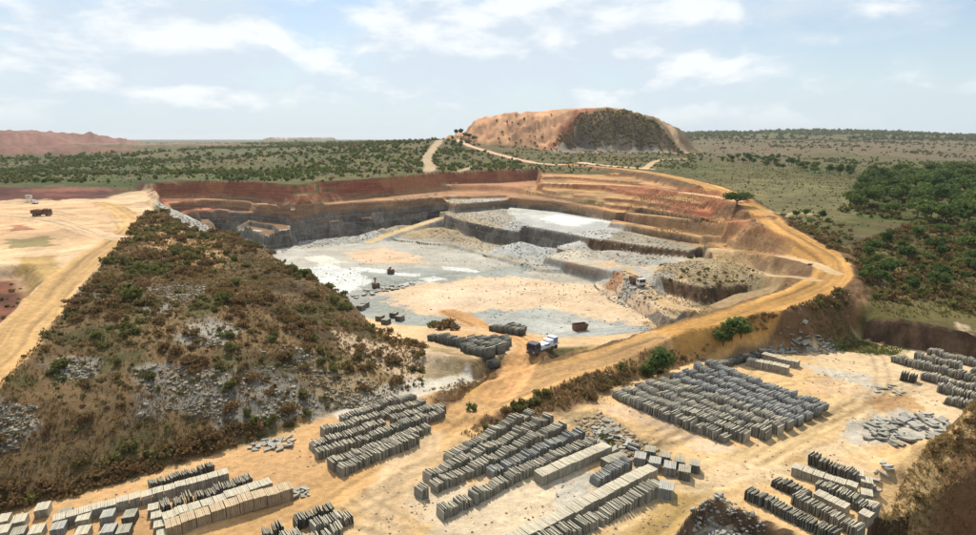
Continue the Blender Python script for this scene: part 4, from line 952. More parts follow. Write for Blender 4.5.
# leafy trees on the road bank above the slate field
for px, py, z_, s_ in [(657,370,.6,1.1),(731,350,1.2,1.2),(722,353,.8,.75),(740,347,1.5,.7),(648,373,.6,.6),(664,367,.8,.6)]:
    x, y, _ = at(px, py, z_); put_tree(x, y, 'leafy green tree on the road bank above the big slate field', 'trees on the road bank', sc=s_, z=gz(x, y) - .7 * s_, k=rr.choice((0, 2, 4, 5)))
# thicket on the right
gT = 'trees of the thicket on the plain'
lT = 'green tree in the dense thicket on the plain beyond the haul road'
big = inside(wp([(848,200,17),(870,178,19.5),(985,172,20),(1040,180,19),(1040,228,13),(960,226,13.5),(905,224,13.5),(860,214,15),(838,212,15.2)]), 185, 3.6, lambda x, y: .3 + .7 * (fbm(x, y, 30, 3, 81) > .42), tries=30)
for x, y in big: put_tree(x, y, lT, gT, sc=rr.uniform(1.15, 1.75))
for x, y in inside([atd(720,160,560)[:2], atd(760,163,500)[:2], atd(850,180,400)[:2], atd(870,175,440)[:2], atd(780,157,620)[:2], atd(730,154,680)[:2]], 60, 6, lambda x, y: no_road(x, y) * (.3 + .7 * (fbm(x, y, 26, 3, 80) > .5))): put_tree(x, y, 'tree in the dark belt running from the thicket towards the mound', 'trees of the belt towards the mound', sc=rr.uniform(.8, 1.15))
low = inside(wp([(858,262,10.5),(870,245,12),(905,238,12.3),(985,232,12.8),(1040,240,12),(1040,290,8),(940,300,7.4),(880,290,8.4),(862,280,9.6)]), 46, 4.5, lambda x, y: no_road(x, y) * (.25 + .75 * (fbm(x, y, 24, 3, 82) > .5)))
for x, y in low: put_tree(x, y, 'small green tree in the scrub between thicket and ditch wall', 'small trees above the ditch wall', sc=rr.uniform(.5, .95))
for px, py, z_, s_ in [(868,280,9.6,.75),(862,284,9.4,.6),(885,275,10,.8),(893,272,10,.9),(806,214,16,.6),(797,212,16.5,.6),(822,219,15,.6),(812,221,15,.55)]:
    x, y, _ = at(px, py, z_); put_tree(x, y, 'small bright green tree beside the bend of the haul road', 'small trees at the road bend', sc=s_)
# shrubs one can count: spoil hill, banks, yard
gS = 'shrubs on the spoil hill'
hz = hx.copy()
spots = inside(hz, 900, .9, lambda x, y: .12 + .88 * sstep(fbm(x, y, 9, 4, 44) * .5 + fbm(x, y, 14, 3, 83) * .5, .44, .60))
spots = [(math.hypot(a, b), a, b) for a, b in spots]
cand = []
for d, a, b in spots:
    s = rr.choice((.55, .7, .8, .95, 1.1, 1.35, 1.7)) * (1.0 if d < 130 else 1.15); g_ = fbm(np.array([a]), np.array([b]), 7, 4, 44)[0] > .53
    cand.append((s / d, a, b, s, g_))
for px, py, z_, s_ in [(132,300,13.0,3.0),(120,297,13,2.2),(143,305,12.6,2.2),(128,288,13.3,2.2),(110,262,13.8,2.0),(120,258,13.9,1.6),(270,336,8.8,1.6),(275,330,9,1.2),(118,250,14,1.6),(215,248,13,1.6),(225,253,12.8,1.8),(235,258,12.6,1.8),(200,240,13.2,1.5),(245,263,12,1.7),(255,272,11.6,1.7),(250,300,11.5,1.5),(262,296,11.2,1.5)]:
    x, y, _ = at(px, py, z_); cand.append((1.0, x, y, s_ * .9, True))
cand.sort(reverse=True)
extra = []
for k, (q, a, b, s, g_) in enumerate(cand):
    if k < 250: put_shrub(a, b, rr.choice(SH_G if g_ else SH_D), ('olive green' if g_ else 'dry brown') + (' %s shrub ' % ('large' if s > 1.3 else 'medium' if s > .75 else 'small')) + ('near the foot of the spoil hill' if gz(a, b) < 4 else 'halfway up the slope of the spoil hill' if gz(a, b) < 9.5 else 'on the top of the spoil hill'), gS, s)
    else: extra.append((a, b, s, g_))
# brown thicket band at the foot of the hill
foot = inside(wp([(-40,525,0),(0,508,.6),(100,482,.8),(200,452,.8),(260,434,.8),(262,418,2),(200,430,2.6),(120,452,3),(60,470,3.2),(0,480,3),(-40,490,3)]), 260, .8)
for a, b in inside(hz, 1500, .5, lambda x, y: .3 + .7 * sstep(fbm(x, y, 8, 3, 85), .4, .6)): extra.append((a, b, rr.uniform(.28, .62), rr.random() < .35))
for a, b in foot: extra.append((a, b, rr.uniform(.7, 1.5), rr.random() < .2))
gR = 'shrubs on the road bank'
bank = inside(wp([(590,392,.3),(600,378,2),(650,352,3.5),(720,330,5.5),(790,308,7),(840,300,7.5),(846,335,.5),(800,342,.3),(720,352,.3),(640,378,.3)]), 120, 1.2, no_road)
for a, b in bank: put_shrub(a, b, rr.choice(SH_D + SH_G[:2]), 'brown scrubby bush on the bank below the haul road', gR, rr.uniform(.7, 1.6))
for px, py, z_, s_, k_ in [(620,382,.6,1.5,'d'),(603,392,0,1.6,'d'),(594,400,0,1.6,'d'),(587,396,.2,1.5,'d'),(540,400,.1,1.5,'g'),(532,405,.1,1.6,'g'),(525,408,.1,1.5,'g'),(515,411,.1,1.3,'g'),(505,416,.1,1.2,'d'),(548,397,.2,1.2,'g'),(497,424,0,1.0,'g'),(487,430,0,.9,'g'),(472,412,0,1.2,'l'),(440,330,-2.5,2.6,'d'),(450,328,-2.5,2.4,'d'),(432,328,-3,2.0,'g'),(445,326,-2.8,2.0,'d'),(455,332,-2.4,1.6,'d'),(600,440,0,1.2,'g'),(612,446,0,1.0,'g'),(690,250,3.5,1.6,'g'),(663,268,1,1.6,'g'),(668,266,1,1.3,'g')]:
    x, y, _ = at(px, py, z_); put_shrub(x, y, rr.choice({'d': SH_D, 'g': SH_G, 'l': SH_L}[k_]), 'bush growing between the slate rows and the haul road' if py > 350 else 'bush growing at the edge of the pit', 'bushes along the haul road', s_)
for a, b in inside(wp([(838,214,15),(848,200,17),(870,178,19.5),(985,172,20),(1040,180,19),(1040,232,13),(905,226,13.4)]), 420, 2.0): extra.append((a, b, rr.uniform(1.2, 2.6), True))
# right scrub, near plain
for a, b in inside(wp([(842,250,12),(905,228,13),(1040,232,12.6),(1040,318,6),(900,312,6.6),(870,298,8),(858,275,10)]), 420, 1.4, lambda x, y: no_road(x, y) * (.3 + .8 * (fbm(x, y, 16, 3, 84) > .47))): extra.append((a, b, rr.uniform(.9, 2.2), rr.random() < .55))
for a, b in inside(wp([(780,228,14.2),(820,222,15),(840,240,12.5),(850,265,10.8),(838,300,7.5),(850,320,7)]), 90, 1.4, no_road): extra.append((a, b, rr.uniform(.7, 1.6), rr.random() < .5))
for a, b in inside(wp([(905,480,1),(930,448,4.5),(985,415,9),(985,440,8),(925,490,3)]), 18, .8): extra.append((a, b, rr.uniform(.4, 1.0), False))
for a, b in inside(wp([(775,212,16.5),(812,214,15.6),(850,226,14),(862,246,11.8),(845,250,12),(800,232,14)]), 70, 1.5, no_road): extra.append((a, b, rr.uniform(.6, 1.5), rr.random() < .6))
for a, b in inside(wp([(-40,275,12),(20,272,12.5),(20,305,12),(-40,335,12)]), 40, .8): extra.append((a, b, rr.uniform(.4, 1.0), rr.random() < .4))
for a, b in inside(wp([(700,206,15),(730,210,17),(720,215,14),(680,204,15)]), 14, 1.5): extra.append((a, b, rr.uniform(.8, 1.3), True))
for a, b in inside(wp([(670,270,2),(760,272,5),(745,290,4.5),(670,285,2)]), 40, 2): extra.append((a, b, rr.uniform(.5, 1.1), rr.random() < .4))
def merged(name, items, sets, label, cat, green=None):
    """many small plants as one mass"""
    for key, mat in (('g', green or M_BUSH), ('d', M_DRY)):
        it = [q for q in items if q[3] == (key == 'g')]
        if not it: continue
        arr = []
        for me in sets[key]:
            co = np.empty(len(me.vertices) * 3); me.vertices.foreach_get('co', co); fi = np.empty(len(me.polygons) * 3, np.int32); me.polygons.foreach_get('vertices', fi); arr.append((co.reshape(-1, 3), fi.reshape(-1, 3)))
        V = []; F = []; n = 0; zz = look([q[0] for q in it], [q[1] for q in it])
        for (a, b, s, _), z in zip(it, zz):
            co, fi = arr[rr.randrange(len(arr))]; t = rr.uniform(0, 6.28); c_, s_ = cos(t) * s, sin(t) * s
            V.append(np.c_[co[:, 0] * c_ - co[:, 1] * s_ + a, co[:, 0] * s_ + co[:, 1] * c_ + b, co[:, 2] * s * rr.uniform(.75, 1.2) + z - .08]); F.append(fi + n); n += len(co)
        stuff(name, mesh_np(name, np.concatenate(V), np.concatenate(F)), mat, label[key], cat)
merged('scrub', extra, {'g': LOW_G, 'd': LOW_D}, {'g': 'olive green undergrowth on the spoil hill and beside the haul road', 'd': 'dry brown undergrowth on the spoil hill and beside the haul road'}, 'scrub')
# plants of the far plain: too many to count
FAR_G = [crown(400 + k, 17, 1.0, .8, 4, .84, .5) for k in range(5)]; FAR_D = [crown(420 + k, 15, 1.0, .6, 4, .74, .4) for k in range(4)]
farp = []
def farscatter(n, d0, d1, a0, a1, ks, pg, dens, mind=0):
    d = np.sqrt(rng.uniform(d0 ** 2, d1 ** 2, n)); px = rng.uniform(a0, a1, n); x = (px - 488) / 590 * d; y = d
    ok = (rng.random(n) < dens(x, y)) & (CLS[lookc(x, y)] == 0); 
    for a, b in zip(x[ok], y[ok]): farp.append((a, b, rr.uniform(*ks) * (1.0 + .25 * (b > 900)), rr.random() < pg))
farscatter(3000, 345, 640, -60, 440, (.35, .8), .45, lambda x, y: .8 + 0 * x)
farscatter(5200, 345, 620, -60, 440, (.7, 2.3), .85, lambda x, y: .15 + .85 * sstep(fbm(x, y, 60, 3, 91), .42, .58))
farscatter(1000, 430, 640, 440, 520, (.9, 2.2), .85, lambda x, y: .2 + .6 * (fbm(x, y, 40, 3, 92) > .48))
farscatter(5200, 600, 1100, -60, 480, (1.2, 3.2), .8, lambda x, y: .15 + .85 * (fbm(x, y, 110, 3, 93) > .5))
farscatter(3400, 1100, 2600, -60, 480, (2.0, 4.5), .8, lambda x, y: .2 + .8 * (fbm(x, y, 160, 3, 94) > .5))
farscatter(5200, 250, 560, 640, 1020, (.25, .62), .75, lambda x, y: .55 + 0 * x)
farscatter(5200, 560, 1600, 680, 1040, (.9, 2.4), .7, lambda x, y: .12 + .88 * (fbm(x, y, 120, 3, 95) > .56))
farscatter(3200, 1500, 2700, 660, 1040, (3.0, 6.5), .95, lambda x, y: .2 + .8 * (fbm(x, y, 200, 3, 96) > .48))
farscatter(3400, 215, 480, 740, 1020, (.2, .5), .35, lambda x, y: .25 + .75 * (fbm(x, y, 18, 3, 79) > .46))
farscatter(1300, 470, 690, 515, 690, (.5, 1.5), .6, lambda x, y: .25 + .75 * (fbm(x, y, 40, 3, 92) > .5))
merged('bushland', farp, {'g': FAR_G, 'd': FAR_D}, {'g': 'green bushes dotted over the plain round the quarry', 'd': 'brown dry bushes dotted over the plain round the quarry'}, 'bushland', M_FAR)
# overgrown flank of the mound, trees left of it
mv = inside([atd(548,154,698)[:2], atd(560,140,716)[:2], atd(578,125,732)[:2], atd(600,120,744)[:2], atd(625,118,750)[:2], atd(650,124,756)[:2], atd(668,138,735)[:2], atd(684,150,715)[:2], atd(620,158,698)[:2]], 380, 2.6, lambda x, y: (.10 + .9 * sstep(y, 698, 716)) * (.2 + .8 * sstep(fbm(x, y, 22, 3, 99), .36, .52)), tries=20)
moundp = [(a, b, rr.uniform(1.2, 3.0), rr.random() < .6) for a, b in mv]
mv = inside([atd(480,150,690)[:2], atd(500,120,770)[:2], atd(560,118,760)[:2], atd(545,154,695)[:2]], 26, 5); moundp += [(a, b, rr.uniform(1.2, 2.2), True) for a, b in mv]
merged('mound_scrub', moundp, {'g': FAR_G, 'd': FAR_D}, {'g': 'green scrub covering the right flank of the waste mound', 'd': 'brown scrub covering the right flank of the waste mound'}, 'scrub')
for px, d in [(466,735),(470,728),(461,742),(474,722),(456,745)]:
    x, y, _ = atd(px, 138, d); put_tree(x, y, 'dark tree on the skyline beside the waste mound', 'trees beside the waste mound', sc=1.5)

# grass: tufts of bent blades
def tufts(pts, h, nb, mat, name, label, spread=.35):
    P = np.array(pts); n = len(P); z = look(P[:, 0], P[:, 1]); m = n * nb
    base = np.repeat(np.c_[P, z], nb, 0); a = rng.uniform(0, 2 * pi, m); q = rng.uniform(0, spread, m); base[:, 0] += np.cos(a) * q; base[:, 1] += np.sin(a) * q; base[:, 2] -= .05
    hh = h * rng.uniform(.5, 1.3, m); w = hh * .22; b = rng.uniform(0, 2 * pi, m); le = rng.uniform(.1, .75, m) * hh
    p1 = base + np.c_[-np.sin(b) * w, np.cos(b) * w, np.zeros(m)]; p2 = base - np.c_[-np.sin(b) * w, np.cos(b) * w, np.zeros(m)]; p3 = base + np.c_[np.cos(b) * le, np.sin(b) * le, hh]
    V = np.stack([p1, p2, p3], 1).reshape(-1, 3)
    stuff(name, mesh_np(name, V, np.arange(m * 3).reshape(-1, 3)), mat, label, 'grass')
tufts(inside(hz, 26000, 0, lambda x, y: .35 + .65 * sstep(fbm(x, y, 8, 4, 97), .42, .58), tries=4), .42, 4, M_GRASS, 'dry_grass', 'dry brown grass covering the spoil hill')
tufts(inside(wp([(842,245,12),(905,228,13),(1040,232,12.6),(1040,322,6),(900,316,6.6),(868,300,8),(856,275,10)]), 5000, 0, no_road, tries=6), .6, 4, M_BUSH, 'green_grass', 'green grass on the plain above the ditch wall')
tufts(inside(wp([(800,346,0),(830,337,0),(905,348,0),(895,356,0),(850,352,0)]), 900, 0, tries=6), .4, 5, M_BUSH, 'ditch_grass', 'green grass at the foot of the ditch wall')
tufts(inside(wp([(880,505,.3),(905,470,2),(930,445,5),(985,412,9),(985,445,8.5),(935,480,5),(915,498,2)]), 1500, 0, lambda x, y: .2 + .8 * (fbm(x, y, 3, 3, 78) > .48), tries=8), .42, 6, M_STRAW, 'bank_grass', 'straw coloured grass on the side of the earth bank')
bankg = inside(wp([(500,420,.2),(560,385,1),(640,352,3.5),(720,330,5.5),(790,308,7),(846,300,7.5),(850,335,.5),(800,342,.3),(720,352,.3),(640,376,.3),(560,410,0)]), 3000, 0, no_road, tries=6)
tufts(bankg, .5, 5, M_GRASS, 'roadside_grass', 'dry grass on the bank below the haul road')

# ------------------------------------------------------------------ broken stone
M_RUB = slate_material('slate_rubble', (.15, .145, .12), (.33, .315, .265), (.42, .39, .32), .5)
M_RUBH = slate_material('hill_slate_rubble', (.11, .10, .075), (.25, .225, .17), (.33, .29, .21), .5)
M_RUBB = slate_material('brown_rubble', (.17, .13, .085), (.34, .26, .17), (.42, .33, .22), .5)
def rubble(name, pts, smin, smax, mat, label, flat=.45, lift=0.0):
    P = np.array(pts); n = len(P); z = look(P[:, 0], P[:, 1])
    s = smin + (smax - smin) * rng.random(n) ** 2.5
    u = np.array([[-1, -1, -1], [1, -1, -1], [1, 1, -1], [-1, 1, -1], [-1, -1, 1], [1, -1, 1], [1, 1, 1], [-1, 1, 1]], float) * .5
    V = u[None] * (1 + (rng.random((n, 8, 3)) - .5) * .5)
    V *= np.stack([s * rng.uniform(.7, 1.4, n), s * rng.uniform(.6, 1.1, n), s * flat * rng.uniform(.5, 1.5, n)], 1)[:, None]
    for i, j, rngw in ((1, 2, .6), (2, 0, .6), (0, 1, 3.14)):
        a = rng.uniform(-rngw, rngw, n); c, q = np.cos(a)[:, None], np.sin(a)[:, None]; p0 = V[:, :, i].copy(); p1 = V[:, :, j].copy(); V[:, :, i] = c * p0 - q * p1; V[:, :, j] = q * p0 + c * p1
    V += np.c_[P, z + s * .1 + lift][:, None]
    F = (np.arange(n)[:, None, None] * 8 + BOXF[None]).reshape(-1, 4)
    stuff(name, mesh_np(name, V.reshape(-1, 3), F), mat, label, 'rubble')
hr = []
for pts, n in (([(45,378,8.5),(60,362,9.8),(95,366,9.5),(92,385,7.8),(60,388,7.6)], 260), ([(0,410,8),(35,405,7.6),(40,425,5.8),(15,455,4),(0,455,4.4)], 340), ([(75,292,13),(100,288,13.2),(105,300,12.8),(80,300,12.8)], 90), ([(150,290,13),(205,285,12.6),(215,298,12),(145,315,11.8)], 280), ([(190,325,11),(235,322,10.5),(230,345,9),(190,345,9.5)], 220),
               ([(135,375,7.5),(190,372,7),(240,375,5.6),(290,365,5.5),(340,370,3.6),(400,385,.8),(395,400,.3),(330,408,.6),(270,425,1),(200,425,2.2),(140,430,2.6)], 1900), ([(255,350,7.9),(300,345,7.3),(330,355,5),(300,365,5.2)], 160), ([(140,262,13.6),(175,258,13.3),(170,270,13.2),(145,270,13.4)], 90)):
    hr += inside(wp(pts), n, 0, lambda x, y: .15 + .85 * sstep(fbm(x, y, 5, 3, 98), .42, .58))
rubble('hill_rubble', hr, .10, .62, M_RUBH, 'grey slate rubble showing through the scrub of the spoil hill')
pr = []
for pts, s_, n in (([(429,239),(476,250),(522,262),(520,240),(470,232),(440,228)], MIDW, 1500), ([(500,246),(518,236),(545,242),(575,244),(605,240),(690,254),(640,268),(590,258),(540,262),(520,262)], MID, 1700), ([(453,218),(500,229),(520,226),(508,210),(448,212)], UP1, 700), ([(600,288),(612,280),(630,282),(665,306),(655,312),(620,300)], -3.5, 600), ([(262,249),(300,243),(370,237),(385,236),(370,242),(300,249),(270,256)], FLOOR, 900), ([(445,201),(456,204),(507,200),(505,198.5)], 6.4, 160), ([(372,234),(400,219),(440,214),(436,224),(400,230)], -5, 700)):
    pr += [q for q in inside([at(p[0], p[1], s_)[:2] for p in pts], n, 0, tries=6)]
rubble('pit_rubble', pr, .12, .75, M_RUB, 'grey broken stone heaped on the benches of the pit')
rubble('scree', inside(wp([(155,204,13.8),(172,207,12),(190,224,3),(210,238,-8),(250,250,-8),(235,256,2),(205,238,10),(178,222,13)]), 1100, 0, tries=6), .2, .9, M_RUB, 'pale grey scree running down the left flank of the pit')
rubble('hollow_rubble', inside(wp([(668,266,1),(700,262,3),(760,272,5),(765,284,4.5),(750,294,3.5),(700,290,2.5),(660,278,1)]), 1300, 0, tries=6), .12, .65, M_RUBB, 'brown and grey rubble in the hollow inside the road bend')
rubble('bank_rubble', inside(wp([(765,349,0),(800,347,0),(835,349,0),(832,354,0),(775,354,0)]), 130, 0), .3, 1.2, M_RUB, 'broken slate lying along the foot of the road bank', .3)
rubble('cut_rubble', inside(wp([(690,545,-2.6),(698,524,-2.6),(714,512,-2.6),(740,524,-2.6),(770,545,-2.6)]), 420, 0), .12, .6, M_RUB, 'slate waste filling the cut at the edge of the yard', .35)
rubble('yard_rubble', inside(wp([(575,420,0),(600,412,0),(640,440,0),(665,455,0),(650,468,0),(605,452,0),(585,440,0)]), 420, 0), .15, .8, M_RUBB, 'brown stone waste between the middle rows and the big slate field')
rubble('roadside_stones', inside(wp([(560,395,.2),(640,360,3),(760,318,6.5),(846,300,7.5),(850,335,.5),(760,346,.3),(650,372,.3)]), 700, 0, no_road), .12, .6, M_RUBB, 'small stones on the bank below the haul road')
# loose slabs one can pick out
SLABS = []
for k in range(8):
    b = Bag(); n = 7; r = np.random.default_rng(700 + k); t = np.sort(r.uniform(0, 2 * pi, n)); q = r.uniform(.55, 1.0, n); v = np.c_[np.cos(t) * q, np.sin(t) * q * .7]
    b.add(np.r_[np.c_[v, np.zeros(n)], np.c_[v * .97, np.full(n, .16)]], [tuple(range(n))[::-1], tuple(range(n, 2 * n))] + [(i, (i + 1) % n, n + (i + 1) % n, n + i) for i in range(n)]); SLABS.append(b.mesh('slate_slab'))
for k, me in enumerate(SLABS): me.materials.append(M_RUB if k % 4 else M_BLUE)
def slabs(pts, n, lo, hi, label, group, z=0.0, tilt=.35):
    for a, b in inside(wp([(p[0], p[1], z) for p in pts]), n, lo * .7):
        s = rr.uniform(lo, hi); o = link('slate_slab', rr.choice(SLABS), None, None, (a, b, gz(a, b) + rr.uniform(0, .25) * s), (rr.uniform(-tilt, tilt), rr.uniform(-tilt, tilt), rr.uniform(0, 6.28)), (s, s, s * 1.2)); tag(o, label, 'stone slab', group)
slabs([(866,424),(905,414),(940,416),(955,428),(940,440),(900,446),(868,442)], 90, .6, 1.7, 'pale broken slab lying in the patch of slate waste by the earth bank', 'slabs of the waste patch', tilt=.25)
slabs([(588,426),(606,420),(624,440),(640,450),(618,458),(600,446)], 34, .7, 1.7, 'grey broken slab in the heap beside the middle slate rows', 'slabs of the heap in the middle yard')
slabs([(288,492),(306,487),(308,496),(292,500)], 12, .5, 1.0, 'blue-grey slab in the small pile at the end of the tan row', 'slabs beside the tan row')
slabs([(246,450),(262,441),(292,437),(296,446),(270,452)], 26, .6, 1.3, 'blue-grey slab lying flat under the end of the spoil hill', 'slabs under the spoil hill')
slabs([(765,350),(830,348),(832,353),(775,354)], 22, .8, 1.8, 'large broken slab lying at the foot of the road bank', 'slabs at the foot of the road bank', tilt=.5)
slabs([(872,388),(895,384),(905,394),(880,398)], 10, .5, 1.2, 'flat slab lying beside the orange stain in the yard', 'slabs by the orange stain', tilt=.15)
slabs([(858,480),(880,468),(890,478),(872,492)], 16, .6, 1.3, 'loose slab between the sawn slate and the earth bank', 'slabs under the earth bank')
slabs([(340,296),(380,289),(410,284),(420,287),(380,295),(350,302)], 30, .9, 2.0, 'white sawn slab lying on the pit floor', 'slabs on the pit floor', z=-6.2, tilt=.06)
slabs([(616,291),(640,288),(660,302),(650,312),(622,302)], 24, .8, 2.0, 'grey boulder slab beside the ramp into the pit', 'slabs beside the pit ramp', z=-3.5, tilt=.6)
slabs([(690,528),(712,514),(735,526),(748,545),(700,550)], 12, .4, .9, 'grey slab in the cut at the edge of the yard', 'slabs in the yard cut', z=-2.6, tilt=.5)

def yardy(x, y): return np.isin(CLS[lookc(x, y)], (2, 3)) * 1.0
rubble('yard_stones', inside(wp([(-20,545,0),(120,490,0),(330,420,0),(480,380,0),(560,400,0),(640,380,0),(760,352,0),(880,350,0),(985,370,0),(985,420,0),(880,480,0),(880,545,0)]), 2600, 0, lambda x, y: yardy(x, y) * (.15 + .85 * sstep(fbm(x, y, 7, 4, 88), .5, .62)), tries=10), .06, .30, M_RUBB, 'small stones strewn over the sandy yard')
rubble('floor_stones', inside(wp([(300,270,-7),(430,240,-8),(600,285,-5.5),(690,318,-5),(600,345,-5),(400,318,-5)]), 1200, 0, lambda x, y: yardy(x, y) * (.1 + .9 * sstep(fbm(x, y, 9, 4, 89), .5, .62)), tries=10), .12, .55, M_RUB, 'loose stones strewn over the pit floor')
tufts(inside(wp([(480,440,0),(500,405,.2),(545,385,1),(520,372,0),(470,378,0),(420,392,0),(440,430,0)]), 500, 0, lambda x, y: no_road(x, y) * (fbm(x, y, 5, 3, 90) > .52)), .35, 5, M_GRASS, 'lane_grass', 'dry grass tufts beside the dirt lane at the pit edge')
tufts(inside(wp([(640,320,-2),(660,262,1),(749,255,5),(815,282,9),(760,305,7.5),(690,322,0)]), 2200, 0, lambda x, y: no_road(x, y) * (fbm(x, y, 9, 3, 87) > .47)), .4, 4, M_STRAW, 'hollow_grass', 'straw coloured grass round the hollow inside the road bend')
tufts(inside(wp([(612,222,6),(640,190,15),(700,190,18),(770,228,14),(800,250,12),(720,246,5)]), 2600, 0, lambda x, y: no_road(x, y) * (fbm(x, y, 12, 3, 86) > .5)), .45, 4, M_GRASS, 'terrace_grass', 'sparse dry grass on the ochre terraces')

# ------------------------------------------------------------------ vehicles and machines
def paint(name, c, rough=.45, metal=0.0, dirt=.35, dust=(.40, .29, .17)):
    m = MB(name, rough); g = m.pos(); n = m.noise(g.outputs['Position'], 1.8, 5, .65)
    m.color(m.mix(m.map(n, .4, .75, dirt * .25, dirt), col4(c), col4(dust))); m.b.inputs['Metallic'].default_value = metal; m.l(m.map(n, .3, .7, rough, min(1, rough + .35)), m.b.inputs['Roughness']); return m.m
P_BLUE = paint('dark_blue_paint', (.025, .035, .075)); P_WHITE = paint('white_paint', (.72, .72, .70)); P_RUST = paint('rusty_red_paint', (.13, .055, .033), .75); P_BLACK = paint('black_rubber', (.02, .02, .02), .85)
P_FRAME = paint('chassis_paint', (.05, .045, .045), .6); P_YEL = paint('yellow_paint', (.62, .36, .05)); P_GLASS = paint('dark_glass', (.02, .025, .03), .08, 0, .12); P_LAMP = paint('lamp_glass', (.7, .7, .65), .15, 0, .1); P_WRAP = paint('white_wrapping', (.74, .75, .76), .5, 0, .2); P_WRAPB = paint('blue_wrapping', (.16, .24, .42), .5, 0, .2); P_OLD = paint('brown_machine_paint', (.10, .06, .045), .75, 0, .3); P_WOOD = paint('weathered_board', (.46, .43, .38), .8)
def wheel(parent, x, y, r=.5, w=.3):
    t = link('wheel', Bag().cyl((0, -w / 2, 0), (0, w / 2, 0), r, n=16).mesh('wheel', bevel=.03), P_BLACK, parent, (x, y, r))
    link('rim', Bag().cyl((0, -w / 2 - .01, 0), (0, w / 2 + .01, 0), r * .55, n=12).mesh('rim'), P_FRAME, t)
def truck(loc, rz, label, group, cabp, bodyp, body, length=8.4, sc=1.0, tip=False, name='truck'):
    o = thing(name, label, 'truck', loc, rz, group); o.scale = (sc, sc, sc); hl = length / 2
    link('chassis', Bag().box(-.2, 0, .85, length - .6, .9, .22).box(-.2, 0, .7, length * .5, 1.6, .18).mesh('chassis'), P_FRAME, o)
    c = Bag().prism([(hl - 2.0, .75), (hl - .05, .75), (hl, 1.5), (hl - .28, 2.75), (hl - .55, 2.85), (hl - 2.0, 2.85)], -1.2, 1.2)
    cab = link('cab', c.mesh('cab', bevel=.05), cabp, o)
    a = math.atan2(.24, 1.0)
    link('windscreen', Bag().box(hl - .09, 0, 2.08, .05, 2.1, .95, ry=-a + .03).mesh('windscreen'), P_GLASS, cab)
    for s in (-1, 1):
        link('side_window', Bag().box(hl - .95, s * 1.205, 2.15, .9, .04, .7).mesh('side_window'), P_GLASS, cab)
        link('headlight', Bag().box(hl + .0, s * .85, 1.0, .08, .35, .2).mesh('headlight', bevel=.02), P_LAMP, cab)
        link('mirror', Bag().box(hl - .25, s * 1.38, 2.2, .08, .16, .45).mesh('mirror'), P_FRAME, cab)
    link('bumper', Bag().box(hl + .02, 0, .62, .18, 2.4, .3).mesh('bumper', bevel=.03), P_FRAME, o)
    if body == 'flat':
        bed = link('load_bed', Bag().box(-1.05, 0, 1.12, length - 2.3, 2.45, .16).mesh('load_bed', bevel=.02), bodyp, o)
        link('headboard', Bag().box(hl - 2.22, 0, 1.75, .1, 2.4, 1.1).mesh('headboard'), bodyp, o)
        for s in (-1, 1): link('side_rail', Bag().box(-1.05, s * 1.2, 1.32, length - 2.4, .06, .26).mesh('side_rail'), bodyp, o)
    else:
        b = Bag(); L_ = length - 2.5; x0 = -hl; b.box(x0 + L_ / 2, 0, 1.2, L_, 2.4, .12)
        for s in (-1, 1): b.box(x0 + L_ / 2, s * 1.17, 1.85, L_, .08, 1.3)
        b.box(x0 + L_ - .04, 0, 1.95, .08, 2.3, 1.5).box(x0 + .04, 0, 1.85, .08, 2.3, 1.25).box(x0 + L_ + .5, 0, 2.95, 1.0, 2.3, .08)
        bd = link('tipper_body', b.mesh('tipper_body'), bodyp, o)
        for s in (-1, 1):
            for k in range(4): link('rib', Bag().box(x0 + L_ * (k + .5) / 4, s * 1.24, 1.85, .1, .08, 1.25).mesh('rib'), bodyp, bd)
        link('earth_load', Bag().add(*dome(x0 + L_ / 2, 0, 2.3, L_ * .46, 1.08, .55)).mesh('earth_load'), P_RUST, o)
    for x in (hl - 1.1, -hl + 1.0, -hl + 2.2):
        for s in (-1, 1): wheel(o, x, s * 1.02)
    return o
def dome(cx, cy, cz, rx, ry, h, n=12, m=4):
    v = [(cx, cy, cz + h)]; f = []
    for i in range(1, m + 1):
        for k in range(n):
            t = 2 * pi * k / n; q = i / m; v.append((cx + rx * q * cos(t), cy + ry * q * sin(t), cz + h * (1 - q * q) * rr.uniform(.85, 1.1)))
    for k in range(n): f.append((0, 1 + k, 1 + (k + 1) % n))
    for i in range(m - 1):
        for k in range(n): a = 1 + i * n + k; b = 1 + i * n + (k + 1) % n; f.append((a, a + n, b + n, b))
    return v, f
def face(p, q): return math.atan2(p[1] - q[1], p[0] - q[0])
# loaded flatbed at the lane into the pit
f_, b_ = at(529, 364, 0), at(556, 353, 0); cx_, cy_ = (f_[0] + b_[0]) / 2, (f_[1] + b_[1]) / 2; a_ = face(f_, b_); zt_ = max(gz(f_[0], f_[1]), gz(b_[0], b_[1]), gz(cx_, cy_))
truck((cx_, cy_, zt_ - .05), a_, 'dark blue flatbed truck carrying wrapped slate on the lane above the pit', None, P_BLUE, P_WHITE, 'flat', 8.6, .94)
for dx, h_, m_, l_ in ((1.2, .75, P_WRAP, 'low white wrapped crate behind the cab of the blue truck'), (-.4, .6, P_WRAPB, 'low blue wrapped crate in the middle of the blue truck bed'), (-1.7, 1.15, P_WRAP, 'tall white wrapped crate towards the tail of the blue truck'), (-3.1, 1.35, P_WRAPB, 'tall blue sided crate at the tail of the blue truck')):
    o = link('crate', Bag().box(0, 0, h_ / 2, 1.25, 2.0, h_).mesh('crate', bevel=.04), m_, None, (cx_ + cos(a_) * dx, cy_ + sin(a_) * dx, zt_ + 1.08), (0, 0, a_)); tag(o, l_, 'crate', 'crates on the blue truck')
    if m_ is P_WRAPB: link('crate_lid', Bag().box(0, 0, h_ + .04, 1.2, 1.95, .08).mesh('crate_lid'), P_WRAP, o)
